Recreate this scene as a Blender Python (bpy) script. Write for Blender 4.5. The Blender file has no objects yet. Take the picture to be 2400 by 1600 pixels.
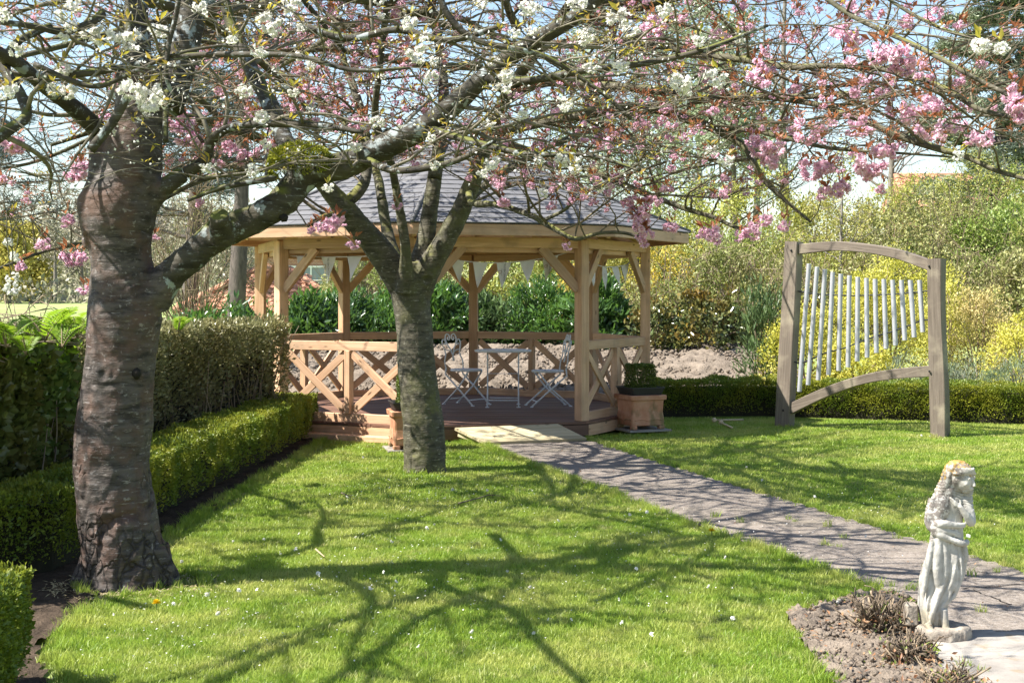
import bpy, bmesh, math, random
import numpy as np
from mathutils import Vector, Matrix
R = math.radians
S = bpy.context.scene
COL = S.collection

# ------------------------------------------------------------------ camera, sky, sun, exposure
F, HZ, HC = 3333.3, 690.0, 1.55          # focal length in photo pixels, horizon row, eye height
cd = bpy.data.cameras.new('camera'); cam = bpy.data.objects.new('camera', cd); COL.objects.link(cam)
cam.location = (0, 0, HC); cam.rotation_euler = (R(90), 0, 0)
cd.lens = 50; cd.sensor_width = 36; cd.shift_y = -110 / 2400; cd.clip_end = 3000; cd.clip_start = .05
S.camera = cam
SUN_EL, SUN_AZ = 52, 15                    # azimuth: direction the shadows fall, degrees from +X towards +Y
w = bpy.data.worlds.new('World'); S.world = w; w.use_nodes = True
nt = w.node_tree; nt.nodes.clear()
sky = nt.nodes.new('ShaderNodeTexSky'); sky.sky_type = 'NISHITA'; sky.sun_disc = False
sky.sun_elevation = R(SUN_EL); sky.sun_rotation = R(-90 - SUN_AZ); sky.air_density = 1.1; sky.dust_density = .7; sky.ozone_density = 1.0
bg = nt.nodes.new('ShaderNodeBackground'); bg.inputs[1].default_value = .085
wo = nt.nodes.new('ShaderNodeOutputWorld')
nt.links.new(sky.outputs[0], bg.inputs[0]); nt.links.new(bg.outputs[0], wo.inputs[0])
sl = bpy.data.lights.new('sun', 'SUN'); sl.energy = 5.0; sl.angle = R(.45); sl.color = (1, .95, .87)
sun = bpy.data.objects.new('sun', sl); COL.objects.link(sun)
dsun = Vector((math.cos(R(SUN_AZ)) * math.cos(R(SUN_EL)), math.sin(R(SUN_AZ)) * math.cos(R(SUN_EL)), -math.sin(R(SUN_EL))))
sun.rotation_euler = dsun.to_track_quat('-Z', 'Y').to_euler(); sun.location = (-20, 0, 25)
S.view_settings.view_transform = 'Standard'; S.view_settings.look = 'None'
S.view_settings.exposure = 1.45; S.view_settings.gamma = 1; S.view_settings.use_curve_mapping = False
S.render.engine = 'CYCLES'
S.cycles.max_bounces = 7; S.cycles.diffuse_bounces = 3; S.cycles.glossy_bounces = 2
S.cycles.transmission_bounces = 4; S.cycles.transparent_max_bounces = 4
S.cycles.caustics_reflective = False; S.cycles.caustics_refractive = False
try: S.cycles.use_denoising = True
except Exception: pass

# ------------------------------------------------------------------ small maths
def P(px, py, d): return np.array([(px - 1200) / F * d, d, HC - (py - HZ) / F * d])
def G(px, py, z=0.0):
    d = (HC - z) * F / (py - HZ); return np.array([(px - 1200) / F * d, d, z])
rng = np.random.default_rng(7); random.seed(7)

_perm = np.random.default_rng(3).permutation(256).astype(np.int64); _perm = np.concatenate([_perm, _perm, _perm])
_val = np.random.default_rng(4).uniform(-1, 1, 256)
def vnoise(p):
    """value noise in three dimensions, vectorised"""
    p = np.asarray(p, float); i = np.floor(p).astype(np.int64); f = p - i; u = f * f * (3 - 2 * f); i &= 255
    def h(a, b, c): return _val[_perm[_perm[_perm[(i[:, 0] + a) & 255] + ((i[:, 1] + b) & 255)] + ((i[:, 2] + c) & 255)] & 255]
    def L(a, b, t): return a + (b - a) * t
    x0 = L(L(h(0, 0, 0), h(1, 0, 0), u[:, 0]), L(h(0, 1, 0), h(1, 1, 0), u[:, 0]), u[:, 1])
    x1 = L(L(h(0, 0, 1), h(1, 0, 1), u[:, 0]), L(h(0, 1, 1), h(1, 1, 1), u[:, 0]), u[:, 1])
    return L(x0, x1, u[:, 2])
def fbm(p, o=4):
    p = np.asarray(p, float); r = 0; a = 1
    for k in range(o): r = r + a * vnoise(p * 2 ** k + 17.3 * k); a *= .5
    return r
def unit(a): a = np.asarray(a, float); return a / np.maximum(np.linalg.norm(a, axis=-1, keepdims=True), 1e-9)
def inpoly(x, y, poly):
    ins = np.zeros(len(x), bool); n = len(poly); j = n - 1
    for i in range(n):
        xi, yi = poly[i]; xj, yj = poly[j]
        c = ((yi > y) != (yj > y)) & (x < (xj - xi) * (y - yi) / (yj - yi + 1e-12) + xi)
        ins ^= c; j = i
    return ins
def smooth(x, a, b):
    t = np.clip((x - a) / (b - a), 0, 1); return t * t * (3 - 2 * t)

# ------------------------------------------------------------------ scene helpers
WORLD = {}
def mesh(name, verts, faces):
    me = bpy.data.meshes.new(name)
    if isinstance(faces, np.ndarray):
        v = np.asarray(verts, np.float32); n = faces.shape[1]
        me.vertices.add(len(v)); me.vertices.foreach_set('co', v.ravel())
        me.loops.add(faces.size); me.loops.foreach_set('vertex_index', faces.astype(np.int32).ravel())
        me.polygons.add(len(faces)); me.polygons.foreach_set('loop_start', np.arange(0, faces.size, n, dtype=np.int32))
        me.update(calc_edges=True)
    else:
        me.from_pydata([tuple(map(float, q)) for q in verts], [], [tuple(map(int, q)) for q in faces]); me.update()
    return me
def put(name, me, mat=None, parent=None, M=None, smooth_=False, kind=None):
    o = bpy.data.objects.new(name, me); COL.objects.link(o)
    if mat is not None and me is not None and not me.materials: me.materials.append(mat)
    M = M or Matrix.Identity(4)
    if parent is not None:
        o.parent = parent; o.matrix_parent_inverse = WORLD[parent].inverted()
    o.matrix_basis = M; WORLD[o] = M.copy()
    if smooth_ and me is not None and len(me.polygons): me.polygons.foreach_set('use_smooth', np.ones(len(me.polygons), bool))
    if kind: o['kind'] = kind
    return o
def tag(o, label, cat, group=None):
    o['label'] = label; o['category'] = cat
    if group: o['group'] = group
    return o
def thing(name, label, cat, loc=(0, 0, 0), group=None, rz=0):
    M = Matrix.Translation(Vector([float(c) for c in loc])) @ Matrix.Rotation(rz, 4, 'Z')
    o = put(name, None, None, None, M); o.empty_display_size = .1
    return tag(o, label, cat, group)
def copy_tree(root, M, label=None):
    """a thing, its parts and their sub-parts, moved rigidly by M"""
    def cp(o, par):
        c = o.copy(); COL.objects.link(c)
        if par is None: c.matrix_basis = M @ WORLD[o]
        else: c.parent = par
        for ch in o.children: cp(ch, c)
        return c
    c = cp(root, None)
    if label: c['label'] = label
    return c

def tube(pts, rad, sides=6, cap=True):
    pts = np.asarray(pts, float); n = len(pts); rad = np.broadcast_to(np.asarray(rad, float), (n,))
    t = np.gradient(pts, axis=0); t = unit(t)
    u = np.cross(t[0], [0, 0, 1.0])
    if np.linalg.norm(u) < .1: u = np.cross(t[0], [1.0, 0, 0])
    u = unit(u); us = [u]
    for k in range(1, n):
        u = us[-1] - t[k] * np.dot(us[-1], t[k]); us.append(unit(u))
    us = np.array(us); vs = np.cross(t, us)
    a = np.linspace(0, 2 * np.pi, sides, endpoint=False)
    ring = (np.cos(a)[None, :, None] * us[:, None, :] + np.sin(a)[None, :, None] * vs[:, None, :]) * rad[:, None, None] + pts[:, None, :]
    V = ring.reshape(-1, 3)
    i = np.arange(n - 1)[:, None] * sides; j = np.arange(sides)[None, :]; j2 = (j + 1) % sides
    Q = np.stack([i + j, i + j2, i + sides + j2, i + sides + j], -1).reshape(-1, 4)
    if cap:
        V = np.vstack([V, pts[0], pts[-1]]); c0, c1 = len(V) - 2, len(V) - 1; k = np.arange(sides); k2 = (k + 1) % sides
        e = (n - 1) * sides
        Q = np.vstack([Q, np.stack([k2, k, np.full(sides, c0), np.full(sides, c0)], -1)[:, [0, 1, 2, 2]], np.stack([e + k, e + k2, np.full(sides, c1), np.full(sides, c1)], -1)])
    return V, Q
def join(parts):
    V, Q, o = [], [], 0
    for v, q in parts: V.append(v); Q.append(q + o); o += len(v)
    return np.vstack(V), np.vstack(Q)
def quadmesh(name, V, Q):
    """quads, some of them closed to triangles by a repeated index"""
    tri = Q[:, 2] == Q[:, 3]
    f4 = Q[~tri]; f3 = Q[tri][:, :3]
    me = bpy.data.meshes.new(name); V = np.asarray(V, np.float32)
    me.vertices.add(len(V)); me.vertices.foreach_set('co', V.ravel())
    li = np.concatenate([f4.ravel(), f3.ravel()]).astype(np.int32)
    me.loops.add(len(li)); me.loops.foreach_set('vertex_index', li)
    st = np.concatenate([np.arange(len(f4)) * 4, len(f4) * 4 + np.arange(len(f3)) * 3]).astype(np.int32)
    me.polygons.add(len(st)); me.polygons.foreach_set('loop_start', st); me.update(calc_edges=True)
    return me
def spline(pts, n):
    """Catmull-Rom through rows of any width"""
    p = np.asarray(pts, float); p = np.vstack([2 * p[0] - p[1], p, 2 * p[-1] - p[-2]]); m = len(p) - 3
    t = np.linspace(0, m - 1e-6, n); i = t.astype(int); f = (t - i)[:, None]
    a, b, c, d = p[i], p[i + 1], p[i + 2], p[i + 3]
    return .5 * (2 * b + (c - a) * f + (2 * a - 5 * b + 4 * c - d) * f ** 2 + (3 * b - a - 3 * c + d) * f ** 3)
def leaves(pos, dirs, nor, L, W, lift=.25):
    """one folded diamond of two triangles per leaf"""
    pos = np.asarray(pos, float); n = len(pos); d = unit(dirs); s = unit(np.cross(d, nor)); nn = np.cross(s, d)
    L = np.broadcast_to(np.asarray(L, float), (n,))[:, None]; W = np.broadcast_to(np.asarray(W, float), (n,))[:, None]
    V = np.stack([pos, pos + d * L * .45 + s * W * .5 + nn * W * lift, pos + d * L, pos + d * L * .45 - s * W * .5 + nn * W * lift], 1).reshape(-1, 3)
    k = np.arange(n)[:, None] * 4
    T = np.concatenate([k + np.array([0, 1, 2]), k + np.array([0, 2, 3])], 1).reshape(-1, 3)
    return V, T
def leafmesh(name, *a, **k):
    V, T = leaves(*a, **k); return mesh(name, V, T)
def rdir(n, g=rng): return unit(g.normal(size=(n, 3)))
def box(sx, sy, sz, c=(0, 0, 0), bev=0):
    bm = bmesh.new(); bmesh.ops.create_cube(bm, size=1)
    for v in bm.verts: v.co = Vector((v.co.x * sx + c[0], v.co.y * sy + c[1], v.co.z * sz + c[2]))
    if bev: bmesh.ops.bevel(bm, geom=bm.edges[:], offset=bev, segments=1, affect='EDGES')
    me = bpy.data.meshes.new('box'); bm.to_mesh(me); bm.free(); return me
def board(name, p0, p1, wid, thk, mat, parent, up=(0, 0, 1), bev=.004):
    """a timber from p0 to p1; wid along up, thk across; its length is local X so the grain follows it"""
    p0 = Vector([float(c) for c in p0]); p1 = Vector([float(c) for c in p1]); x = p1 - p0; L = x.length; x.normalize()
    z = Vector(up); z = (z - x * z.dot(x)).normalized(); y = z.cross(x)
    M = Matrix((x, y, z)).transposed().to_4x4(); M.translation = (p0 + p1) / 2
    return put(name, box(L, thk, wid, bev=bev), mat, parent, M)

# ------------------------------------------------------------------ materials
MATS = {}
class NB:
    def __init__(s, name):
        s.m = bpy.data.materials.new(name); s.m.use_nodes = True; s.t = s.m.node_tree; s.t.nodes.clear()
        s.out = s.n('ShaderNodeOutputMaterial')
    def n(s, typ, **k):
        x = s.t.nodes.new(typ)
        for a, v in k.items(): setattr(x, a, v)
        return x
    def l(s, a, b): s.t.links.new(a, b)
    def coord(s, kind='Object', scale=(1, 1, 1)):
        if kind == 'World': o = s.n('ShaderNodeNewGeometry').outputs['Position']
        else: o = s.n('ShaderNodeTexCoord').outputs[kind]
        m = s.n('ShaderNodeMapping'); m.inputs['Scale'].default_value = scale; s.l(o, m.inputs[0]); return m.outputs[0]
    def noise(s, co, scale, detail=4, rough=.55, dist=0):
        x = s.n('ShaderNodeTexNoise'); x.inputs['Scale'].default_value = scale; x.inputs['Detail'].default_value = detail
        x.inputs['Roughness'].default_value = rough; x.inputs['Distortion'].default_value = dist
        s.l(co, x.inputs['Vector']); return x.outputs['Fac']
    def vor(s, co, scale, feature='F1'):
        x = s.n('ShaderNodeTexVoronoi', feature=feature); x.inputs['Scale'].default_value = scale; s.l(co, x.inputs['Vector']); return x.outputs['Distance']
    def ramp(s, f, stops):
        x = s.n('ShaderNodeValToRGB'); e = x.color_ramp.elements
        while len(e) < len(stops): e.new(.5)
        for k, (p, c) in enumerate(stops): e[k].position = p; e[k].color = (c, c, c, 1) if isinstance(c, (int, float)) else (*c, 1)
        s.l(f, x.inputs[0]); return x.outputs[0]
    def mix(s, f, a, b, mode='MIX'):
        x = s.n('ShaderNodeMix', data_type='RGBA', blend_type=mode)
        for sock, v in ((x.inputs[0], f), (x.inputs[6], a), (x.inputs[7], b)):
            if isinstance(v, (int, float)): sock.default_value = v
            elif isinstance(v, tuple): sock.default_value = (*v, 1)
            else: s.l(v, sock)
        return x.outputs[2]
    def math(s, op, a, b=0.0):
        x = s.n('ShaderNodeMath', operation=op)
        for k, v in ((0, a), (1, b)):
            if isinstance(v, (int, float)): x.inputs[k].default_value = v
            else: s.l(v, x.inputs[k])
        return x.outputs[0]
    def bump(s, h, strength=.4, dist=.02):
        x = s.n('ShaderNodeBump'); x.inputs['Strength'].default_value = strength; x.inputs['Distance'].default_value = dist
        s.l(h, x.inputs['Height']); return x.outputs[0]
    def bsdf(s, col, rough=.6, spec=.4, metal=0, bump=None):
        x = s.n('ShaderNodeBsdfPrincipled')
        for nme, v in (('Base Color', col), ('Roughness', rough), ('Specular IOR Level', spec), ('Metallic', metal)):
            if isinstance(v, tuple): x.inputs[nme].default_value = (*v, 1)
            elif isinstance(v, (int, float)): x.inputs[nme].default_value = v
            else: s.l(v, x.inputs[nme])
        if bump is not None: s.l(bump, x.inputs['Normal'])
        return x.outputs[0]
    def done(s, sh): s.l(sh, s.out.inputs[0]); return s.m

def leafmat(name, a, b, c=None, tr=.35, rough=.45, spec=.35, trc=None, big=1.2):
    """leaf: each leaf its own tint between a and b, clumps drifting to c; light passes through"""
    k = NB(name)
    rnd = k.n('ShaderNodeNewGeometry').outputs['Random Per Island']
    col = k.mix(rnd, a, b)
    if c:
        nz = k.ramp(k.noise(k.coord('World'), big, 3), [(.42, 0.), (.62, 1.)]); col = k.mix(nz, col, c)
    d = k.bsdf(col, rough, spec)
    t = k.n('ShaderNodeBsdfTranslucent')
    tc = k.mix(.5, col, trc if trc else col); k.l(tc, t.inputs[0])
    ms = k.n('ShaderNodeMixShader'); ms.inputs[0].default_value = tr; k.l(d, ms.inputs[1]); k.l(t.outputs[0], ms.inputs[2])
    return k.done(ms.outputs[0])

def woodmat(name, a, b, knots=True, rough=.6, grain=1.0, dirt=None):
    k = NB(name); co = k.coord('Object', (1.2, 22 * grain, 22 * grain))
    oi = k.n('ShaderNodeObjectInfo')
    sh = k.n('ShaderNodeVectorMath', operation='ADD'); k.l(co, sh.inputs[0])
    cm = k.n('ShaderNodeCombineXYZ'); r7 = k.math('MULTIPLY', oi.outputs['Random'], 37.0)
    for i in range(3): k.l(r7, cm.inputs[i])
    k.l(cm.outputs[0], sh.inputs[1]); v = sh.outputs[0]
    g = k.noise(v, 1.6, 5, .6, .6)
    col = k.mix(k.ramp(g, [(.3, 0.), (.7, 1.)]), a, b)
    tint = k.math('MULTIPLY_ADD', oi.outputs['Random'], .45); k.t.nodes[-1].inputs[2].default_value = .78
    col = k.mix(1.0, col, tint, 'MULTIPLY')
    if knots:
        co2 = k.coord('Object', (2.3, 7, 7)); sh2 = k.n('ShaderNodeVectorMath', operation='ADD'); k.l(co2, sh2.inputs[0]); k.l(cm.outputs[0], sh2.inputs[1])
        kn = k.ramp(k.vor(sh2.outputs[0], 1.6), [(.07, 1.), (.15, 0.)]); col = k.mix(kn, col, tuple(c * .35 for c in a))
    if dirt:
        col = k.mix(k.ramp(k.noise(k.coord('World'), 3.5, 5), [(.5, 0.), (.72, .8)]), col, dirt)
    return k.done(k.bsdf(col, rough, .3, bump=k.bump(g, .25, .004)))

def build_materials():
    M = MATS
    M['larch'] = woodmat('larch', (.43, .25, .14), (.62, .41, .265), dirt=(.34, .23, .15))
    M['deck'] = woodmat('deck_timber', (.13, .068, .045), (.21, .118, .082), knots=False)
    M['ramp'] = woodmat('treated_pine', (.36, .30, .18), (.50, .44, .29))
    M['oak'] = woodmat('weathered_oak', (.085, .068, .052), (.18, .148, .118), knots=False, grain=1.6, dirt=(.30, .26, .19))
    M['stick'] = woodmat('pale_stick', (.5, .38, .22), (.62, .5, .32), knots=False)
    # tree barks: horizontal bands of lenticels
    def bark(name, dark, mid, pale, red, moss, mossat=.6, sc=1.0, crack=0):
        k = NB(name); co = k.coord('World'); bands = k.coord('World', (7 * sc, 7 * sc, 30 * sc))
        n1 = k.noise(bands, 1.0, 5, .65, .4); n2 = k.noise(co, 5, 5, .6); n3 = k.noise(co, 28, 4, .6)
        col = k.mix(k.ramp(n1, [(.36, 0.), (.55, .7), (.72, 1.)]), dark, mid)
        col = k.mix(k.ramp(n2, [(.45, 0.), (.62, .75)]), col, red)
        sp = k.ramp(k.noise(k.coord('World', (9, 9, 60)), 1.3, 4, .7), [(.60, 0.), (.70, 1.)])
        col = k.mix(k.math('MULTIPLY', sp, .75), col, pale)
        lic = k.ramp(n3, [(.62, 0.), (.70, .7)]); col = k.mix(k.math('MULTIPLY', lic, .6), col, tuple(min(1, c * 1.15) for c in pale))
        if sc < 1: col = k.mix(k.ramp(k.noise(co, 11, 4, .6), [(.58, 0.), (.63, .85)]), col, (.30, .335, .34))
        up = k.n('ShaderNodeSeparateXYZ'); k.l(k.n('ShaderNodeNewGeometry').outputs['Normal'], up.inputs[0])
        mz = k.math('ADD', k.math('MULTIPLY', up.outputs[2], .28), k.noise(co, 3.2, 4))
        col = k.mix(k.ramp(mz, [(mossat, 0.), (mossat + .12, .9)]), col, moss)
        h = k.math('ADD', n1, k.math('MULTIPLY', n3, .7))
        if crack:
            wv = k.n('ShaderNodeVectorMath', operation='ADD'); nn_ = k.n('ShaderNodeTexNoise'); nn_.inputs['Scale'].default_value = 7; k.l(co, nn_.inputs['Vector']); sc_ = k.n('ShaderNodeVectorMath', operation='SCALE'); k.l(nn_.outputs['Color'], sc_.inputs[0]); sc_.inputs[3].default_value = .16
            mp_ = k.n('ShaderNodeMapping'); mp_.inputs['Scale'].default_value = (15, 15, 5.5); k.l(co, wv.inputs[0]); k.l(sc_.outputs[0], wv.inputs[1]); k.l(wv.outputs[0], mp_.inputs[0])
            ed = k.vor(mp_.outputs[0], 1.0, 'DISTANCE_TO_EDGE'); zz = k.n('ShaderNodeSeparateXYZ'); k.l(co, zz.inputs[0])
            where = k.ramp(k.math('ADD', k.math('MULTIPLY', zz.outputs[2], -.42), k.noise(co, 4.2, 4)), [(.30, 0.), (.42, 1.)])
            ck = k.math('MULTIPLY', k.ramp(ed, [(.0, 1.), (.10, 0.)]), where); col = k.mix(k.math('MULTIPLY', ck, .85), col, dark); h = k.math('SUBTRACT', h, k.math('MULTIPLY', ck, 1.6))
        return k.done(k.bsdf(col, .75, .25, bump=k.bump(h, .7, .012)))
    M['bark_white'] = bark('bark_red_grey', (.030, .025, .022), (.118, .098, .086), (.36, .33, .31), (.112, .064, .046), (.12, .13, .03), .80, 1.0, 1)
    M['bark_limb'] = bark('bark_limb', (.022, .019, .015), (.075, .066, .048), (.30, .32, .32), (.06, .05, .032), (.12, .13, .025), .66, .5)
    M['bark_pink'] = bark('bark_olive', (.036, .033, .023), (.12, .108, .076), (.36, .34, .27), (.095, .095, .042), (.15, .15, .04), .66)
    def plainbark(name, a, b):
        k = NB(name); n = k.noise(k.coord('World', (9, 9, 3)), 2.0, 5, .65)
        return k.done(k.bsdf(k.mix(k.ramp(n, [(.3, 0.), (.7, 1.)]), a, b), .8, .2, bump=k.bump(n, .6, .02)))
    M['twig_white'] = plainbark('twig_bark_grey', (.065, .055, .04), (.25, .225, .17))
    M['twig_pink'] = plainbark('twig_bark_brown', (.06, .048, .034), (.22, .185, .125))
    M['bark_pine'] = plainbark('pine_bark', (.06, .05, .045), (.15, .125, .11))
    M['bark_far'] = plainbark('far_bark', (.13, .115, .10), (.27, .245, .21))  # paler tone puts distance haze into the bark colour
    M['stem'] = plainbark('shrub_stem', (.10, .075, .045), (.27, .21, .14))
    M['drystem'] = plainbark('dry_stem', (.13, .10, .07), (.36, .28, .19))
    M['core2'] = plainbark('dead_stem', (.06, .045, .032), (.17, .13, .09))
    M['core'] = plainbark('core_shade', (.012, .012, .006), (.03, .028, .014))  # near-black colour stands for the shade inside the hedges
    M['moss'] = leafmat('moss', (.16, .19, .02), (.38, .38, .05), tr=.35)
    M['petal_w'] = leafmat('white_petal', (.88, .87, .82), (.94, .92, .87), tr=.45, rough=.6, spec=.2)
    M['petal_p'] = leafmat('pink_petal', (.87, .53, .69), (.96, .80, .87), tr=.45, rough=.6, spec=.2, trc=(.97, .68, .80))
    M['bronze'] = leafmat('bronze_leaf', (.24, .085, .045), (.38, .17, .08), tr=.4, trc=(.55, .2, .08))
    M['young'] = leafmat('young_leaf', (.30, .30, .04), (.42, .25, .07), tr=.45, trc=(.6, .5, .06))
    M['box'] = leafmat('box_leaf', (.075, .135, .018), (.20, .26, .035), (.27, .28, .035), tr=.32, trc=(.40, .44, .04), rough=.4, big=2.5)
    M['box_dark'] = leafmat('potted_box_leaf', (.07, .11, .02), (.15, .19, .035), tr=.3, trc=(.2, .25, .03), rough=.4)
    M['new_shoot'] = leafmat('new_shoot_leaf', (.30, .36, .03), (.48, .46, .05), tr=.4, trc=(.6, .6, .05))
    M['olive'] = leafmat('olive_leaf', (.17, .18, .07), (.40, .38, .20), (.22, .20, .08), tr=.35, rough=.32, spec=.5, big=1.6)
    M['ivy'] = leafmat('ivy_leaf', (.08, .15, .035), (.21, .28, .08), (.17, .16, .045), tr=.35, rough=.25, spec=.5)
    M['fern'] = leafmat('fern_leaf', (.14, .26, .02), (.24, .36, .03), tr=.45, trc=(.4, .6, .04))
    M['laurel'] = leafmat('laurel_leaf', (.04, .10, .025), (.12, .22, .05), (.045, .09, .035), tr=.3, rough=.25, spec=.5, trc=(.2, .4, .04), big=.8)
    M['viburnum'] = leafmat('viburnum_leaf', (.05, .08, .025), (.13, .16, .055), (.20, .13, .025), tr=.12, rough=.22, spec=.55, big=1.5)
    M['lance'] = leafmat('lance_leaf', (.06, .11, .035), (.13, .19, .07), tr=.25, rough=.35)
    M['golden'] = leafmat('golden_leaf', (.52, .50, .08), (.74, .66, .18), (.42, .42, .06), tr=.35, trc=(.7, .65, .1), big=2)
    M['beige'] = leafmat('buff_leaf', (.50, .42, .17), (.64, .52, .25), (.40, .36, .10), tr=.3, big=2)
    M['lavender'] = leafmat('lavender_leaf', (.16, .19, .14), (.28, .31, .22), (.16, .24, .09), tr=.2, big=2.5)
    M['scrub'] = leafmat('scrub_leaf', (.22, .26, .05), (.48, .48, .12), (.36, .33, .09), tr=.3, trc=(.5, .5, .08), big=.5)
    M['scrub_g'] = leafmat('green_scrub_leaf', (.13, .20, .04), (.30, .36, .09), (.24, .25, .07), tr=.3, trc=(.3, .45, .05), big=.6)
    M['scrub_o'] = leafmat('olive_scrub_leaf', (.20, .21, .075), (.40, .38, .15), (.20, .24, .06), tr=.25, big=.6)
    M['yellow'] = leafmat('yellow_flower', (.62, .44, .04), (.72, .56, .10), (.34, .32, .06), tr=.3, big=1.2)
    M['pale'] = leafmat('pale_leaf', (.26, .32, .22), (.42, .46, .30), (.22, .28, .14), tr=.35, big=.4)
    M['pine'] = leafmat('pine_needle', (.07, .10, .075), (.15, .18, .13), (.06, .085, .05), tr=.15, big=.4)
    M['pine_g'] = leafmat('green_pine_needle', (.17, .21, .14), (.30, .34, .21), (.15, .20, .10), tr=.2, big=.3)
    M['cedar'] = leafmat('cedar_needle', (.035, .055, .055), (.085, .11, .105), tr=.1)
    M['farleaf'] = leafmat('far_leaf', (.30, .30, .19), (.42, .40, .28), (.36, .32, .25), tr=.3, big=.15)
    M['willow'] = leafmat('willow_leaf', (.42, .37, .08), (.52, .46, .13), tr=.35)
    M['deadleaf'] = leafmat('fallen_leaf', (.22, .10, .05), (.42, .26, .14), tr=.2)
    M['straw'] = leafmat('straw', (.36, .29, .16), (.52, .44, .26), tr=.2)
    # grass blade
    k = NB('grass_blade'); rnd = k.n('ShaderNodeNewGeometry').outputs['Random Per Island']
    pos = k.coord('World'); oi = k.n('ShaderNodeObjectInfo').outputs['Random']
    col = k.mix(rnd, (.14, .255, .022), (.31, .41, .055))
    col = k.mix(k.ramp(k.noise(pos, 1.3, 5, .65), [(.44, 0.), (.60, .9)]), col, (.46, .47, .13))
    col = k.mix(k.ramp(k.noise(pos, 3.7, 4), [(.56, 0.), (.74, .8)]), col, (.085, .19, .025))
    col = k.mix(k.ramp(k.math('ADD', k.math('MULTIPLY', oi, .25), k.noise(pos, 6.0, 3)), [(.72, 0.), (.86, .7)]), col, (.50, .44, .20))
    d = k.bsdf(col, .42, .35); t = k.n('ShaderNodeBsdfTranslucent'); k.l(k.mix(.5, col, (.48, .62, .10)), t.inputs[0])
    ms = k.n('ShaderNodeMixShader'); ms.inputs[0].default_value = .42; k.l(d, ms.inputs[1]); k.l(t.outputs[0], ms.inputs[2])
    M['grass'] = k.done(ms.outputs[0])
    k = NB('turf'); n = k.noise(k.coord('World'), 9, 5)
    M['turf'] = k.done(k.bsdf(k.mix(n, (.07, .11, .015), (.16, .20, .04)), .9, .1, bump=k.bump(n, .6, .03)))
    k = NB('field_ground'); n = k.noise(k.coord('World'), .35, 5); n2 = k.noise(k.coord('World'), 6, 4)
    c = k.mix(k.ramp(n, [(.35, 0.), (.65, 1.)]), (.23, .28, .10), (.31, .35, .16)); c = k.mix(k.math('MULTIPLY', n2, .4), c, (.15, .20, .05))
    M['field'] = k.done(k.bsdf(c, .9, .1))
    def soil(name, a, b):
        k = NB(name); co = k.coord('World'); n = k.noise(co, 7, 6, .65); n2 = k.noise(co, 45, 4, .6)
        c = k.mix(k.ramp(n, [(.3, 0.), (.7, 1.)]), a, b); c = k.mix(k.ramp(n2, [(.55, 0.), (.75, .5)]), c, tuple(min(1, x * 1.5) for x in b))
        return k.done(k.bsdf(c, .95, .1, bump=k.bump(k.math('ADD', n, n2), .7, .03)))
    M['soil'] = soil('dry_soil', (.105, .085, .066), (.27, .222, .175))
    M['soil_dark'] = soil('damp_soil', (.03, .023, .017), (.095, .07, .05))
    # path: rolled aggregate, stained
    k = NB('path_surface'); co = k.coord('World'); n = k.noise(co, 2.2, 6, .65); n2 = k.noise(co, 55, 4, .7); v = k.vor(co, 75)
    c = k.mix(k.ramp(n, [(.3, 0.), (.7, 1.)]), (.115, .096, .080), (.215, .182, .150))
    c = k.mix(k.ramp(n2, [(.42, 0.), (.66, .7)]), c, (.34, .30, .265)); c = k.mix(k.ramp(v, [(.08, .75), (.34, 0.)]), c, (.085, .07, .06))
    c = k.mix(k.ramp(k.noise(co, .9, 4), [(.52, 0.), (.7, .6)]), c, (.16, .14, .10))
    M['path'] = k.done(k.bsdf(c, .9, .15, bump=k.bump(k.math('ADD', n2, v), .5, .006)))
    k = NB('slab_concrete'); co = k.coord('World'); n = k.noise(co, 3, 6, .65); n2 = k.noise(co, 60, 4)
    c = k.mix(k.ramp(n, [(.35, 0.), (.65, 1.)]), (.20, .18, .16), (.33, .305, .27)); c = k.mix(k.ramp(k.noise(co, 5.5, 3), [(.6, 0.), (.72, .8)]), c, (.24, .17, .09))
    M['slab'] = k.done(k.bsdf(c, .9, .15, bump=k.bump(n2, .3, .005)))
    # shingle
    k = NB('slate_shingle'); oi = k.n('ShaderNodeObjectInfo').outputs['Random']; isl = k.n('ShaderNodeNewGeometry').outputs['Random Per Island']
    co = k.coord('World'); n = k.noise(co, 160, 2); n2 = k.noise(co, 2.0, 4)
    c = k.mix(k.math('MULTIPLY', k.math('ADD', oi, isl), .5), (.098, .098, .105), (.155, .155, .162)); c = k.mix(k.ramp(n, [(.5, 0.), (.8, .5)]), c, (.30, .30, .31))
    c = k.mix(k.ramp(n2, [(.5, 0.), (.75, .25)]), c, (.26, .26, .27))
    M['shingle'] = k.done(k.bsdf(c, .82, .3, bump=k.bump(n, .3, .003)))
    k = NB('brushed_aluminium'); n = k.noise(k.coord('World', (40, 40, 4)), 2, 4)
    M['alu'] = k.done(k.bsdf(k.mix(n, (.34, .35, .37), (.50, .51, .54)), .55, .5, .35))
    k = NB('black_rope'); M['rope'] = k.done(k.bsdf((.012, .016, .02), .6, .3))
    k = NB('terracotta'); co = k.coord('Object'); n = k.noise(co, 6, 5, .6); n2 = k.noise(co, 25, 4)
    c = k.mix(k.ramp(n, [(.3, 0.), (.7, 1.)]), (.40, .17, .09), (.54, .30, .19))
    sx = k.n('ShaderNodeSeparateXYZ'); k.l(k.n('ShaderNodeTexCoord').outputs['Object'], sx.inputs[0])
    st = k.math('ADD', k.noise(k.coord('Object', (5, 5, 2.5)), 1.3, 5), k.math('MULTIPLY', sx.outputs[2], -.55))
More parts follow.
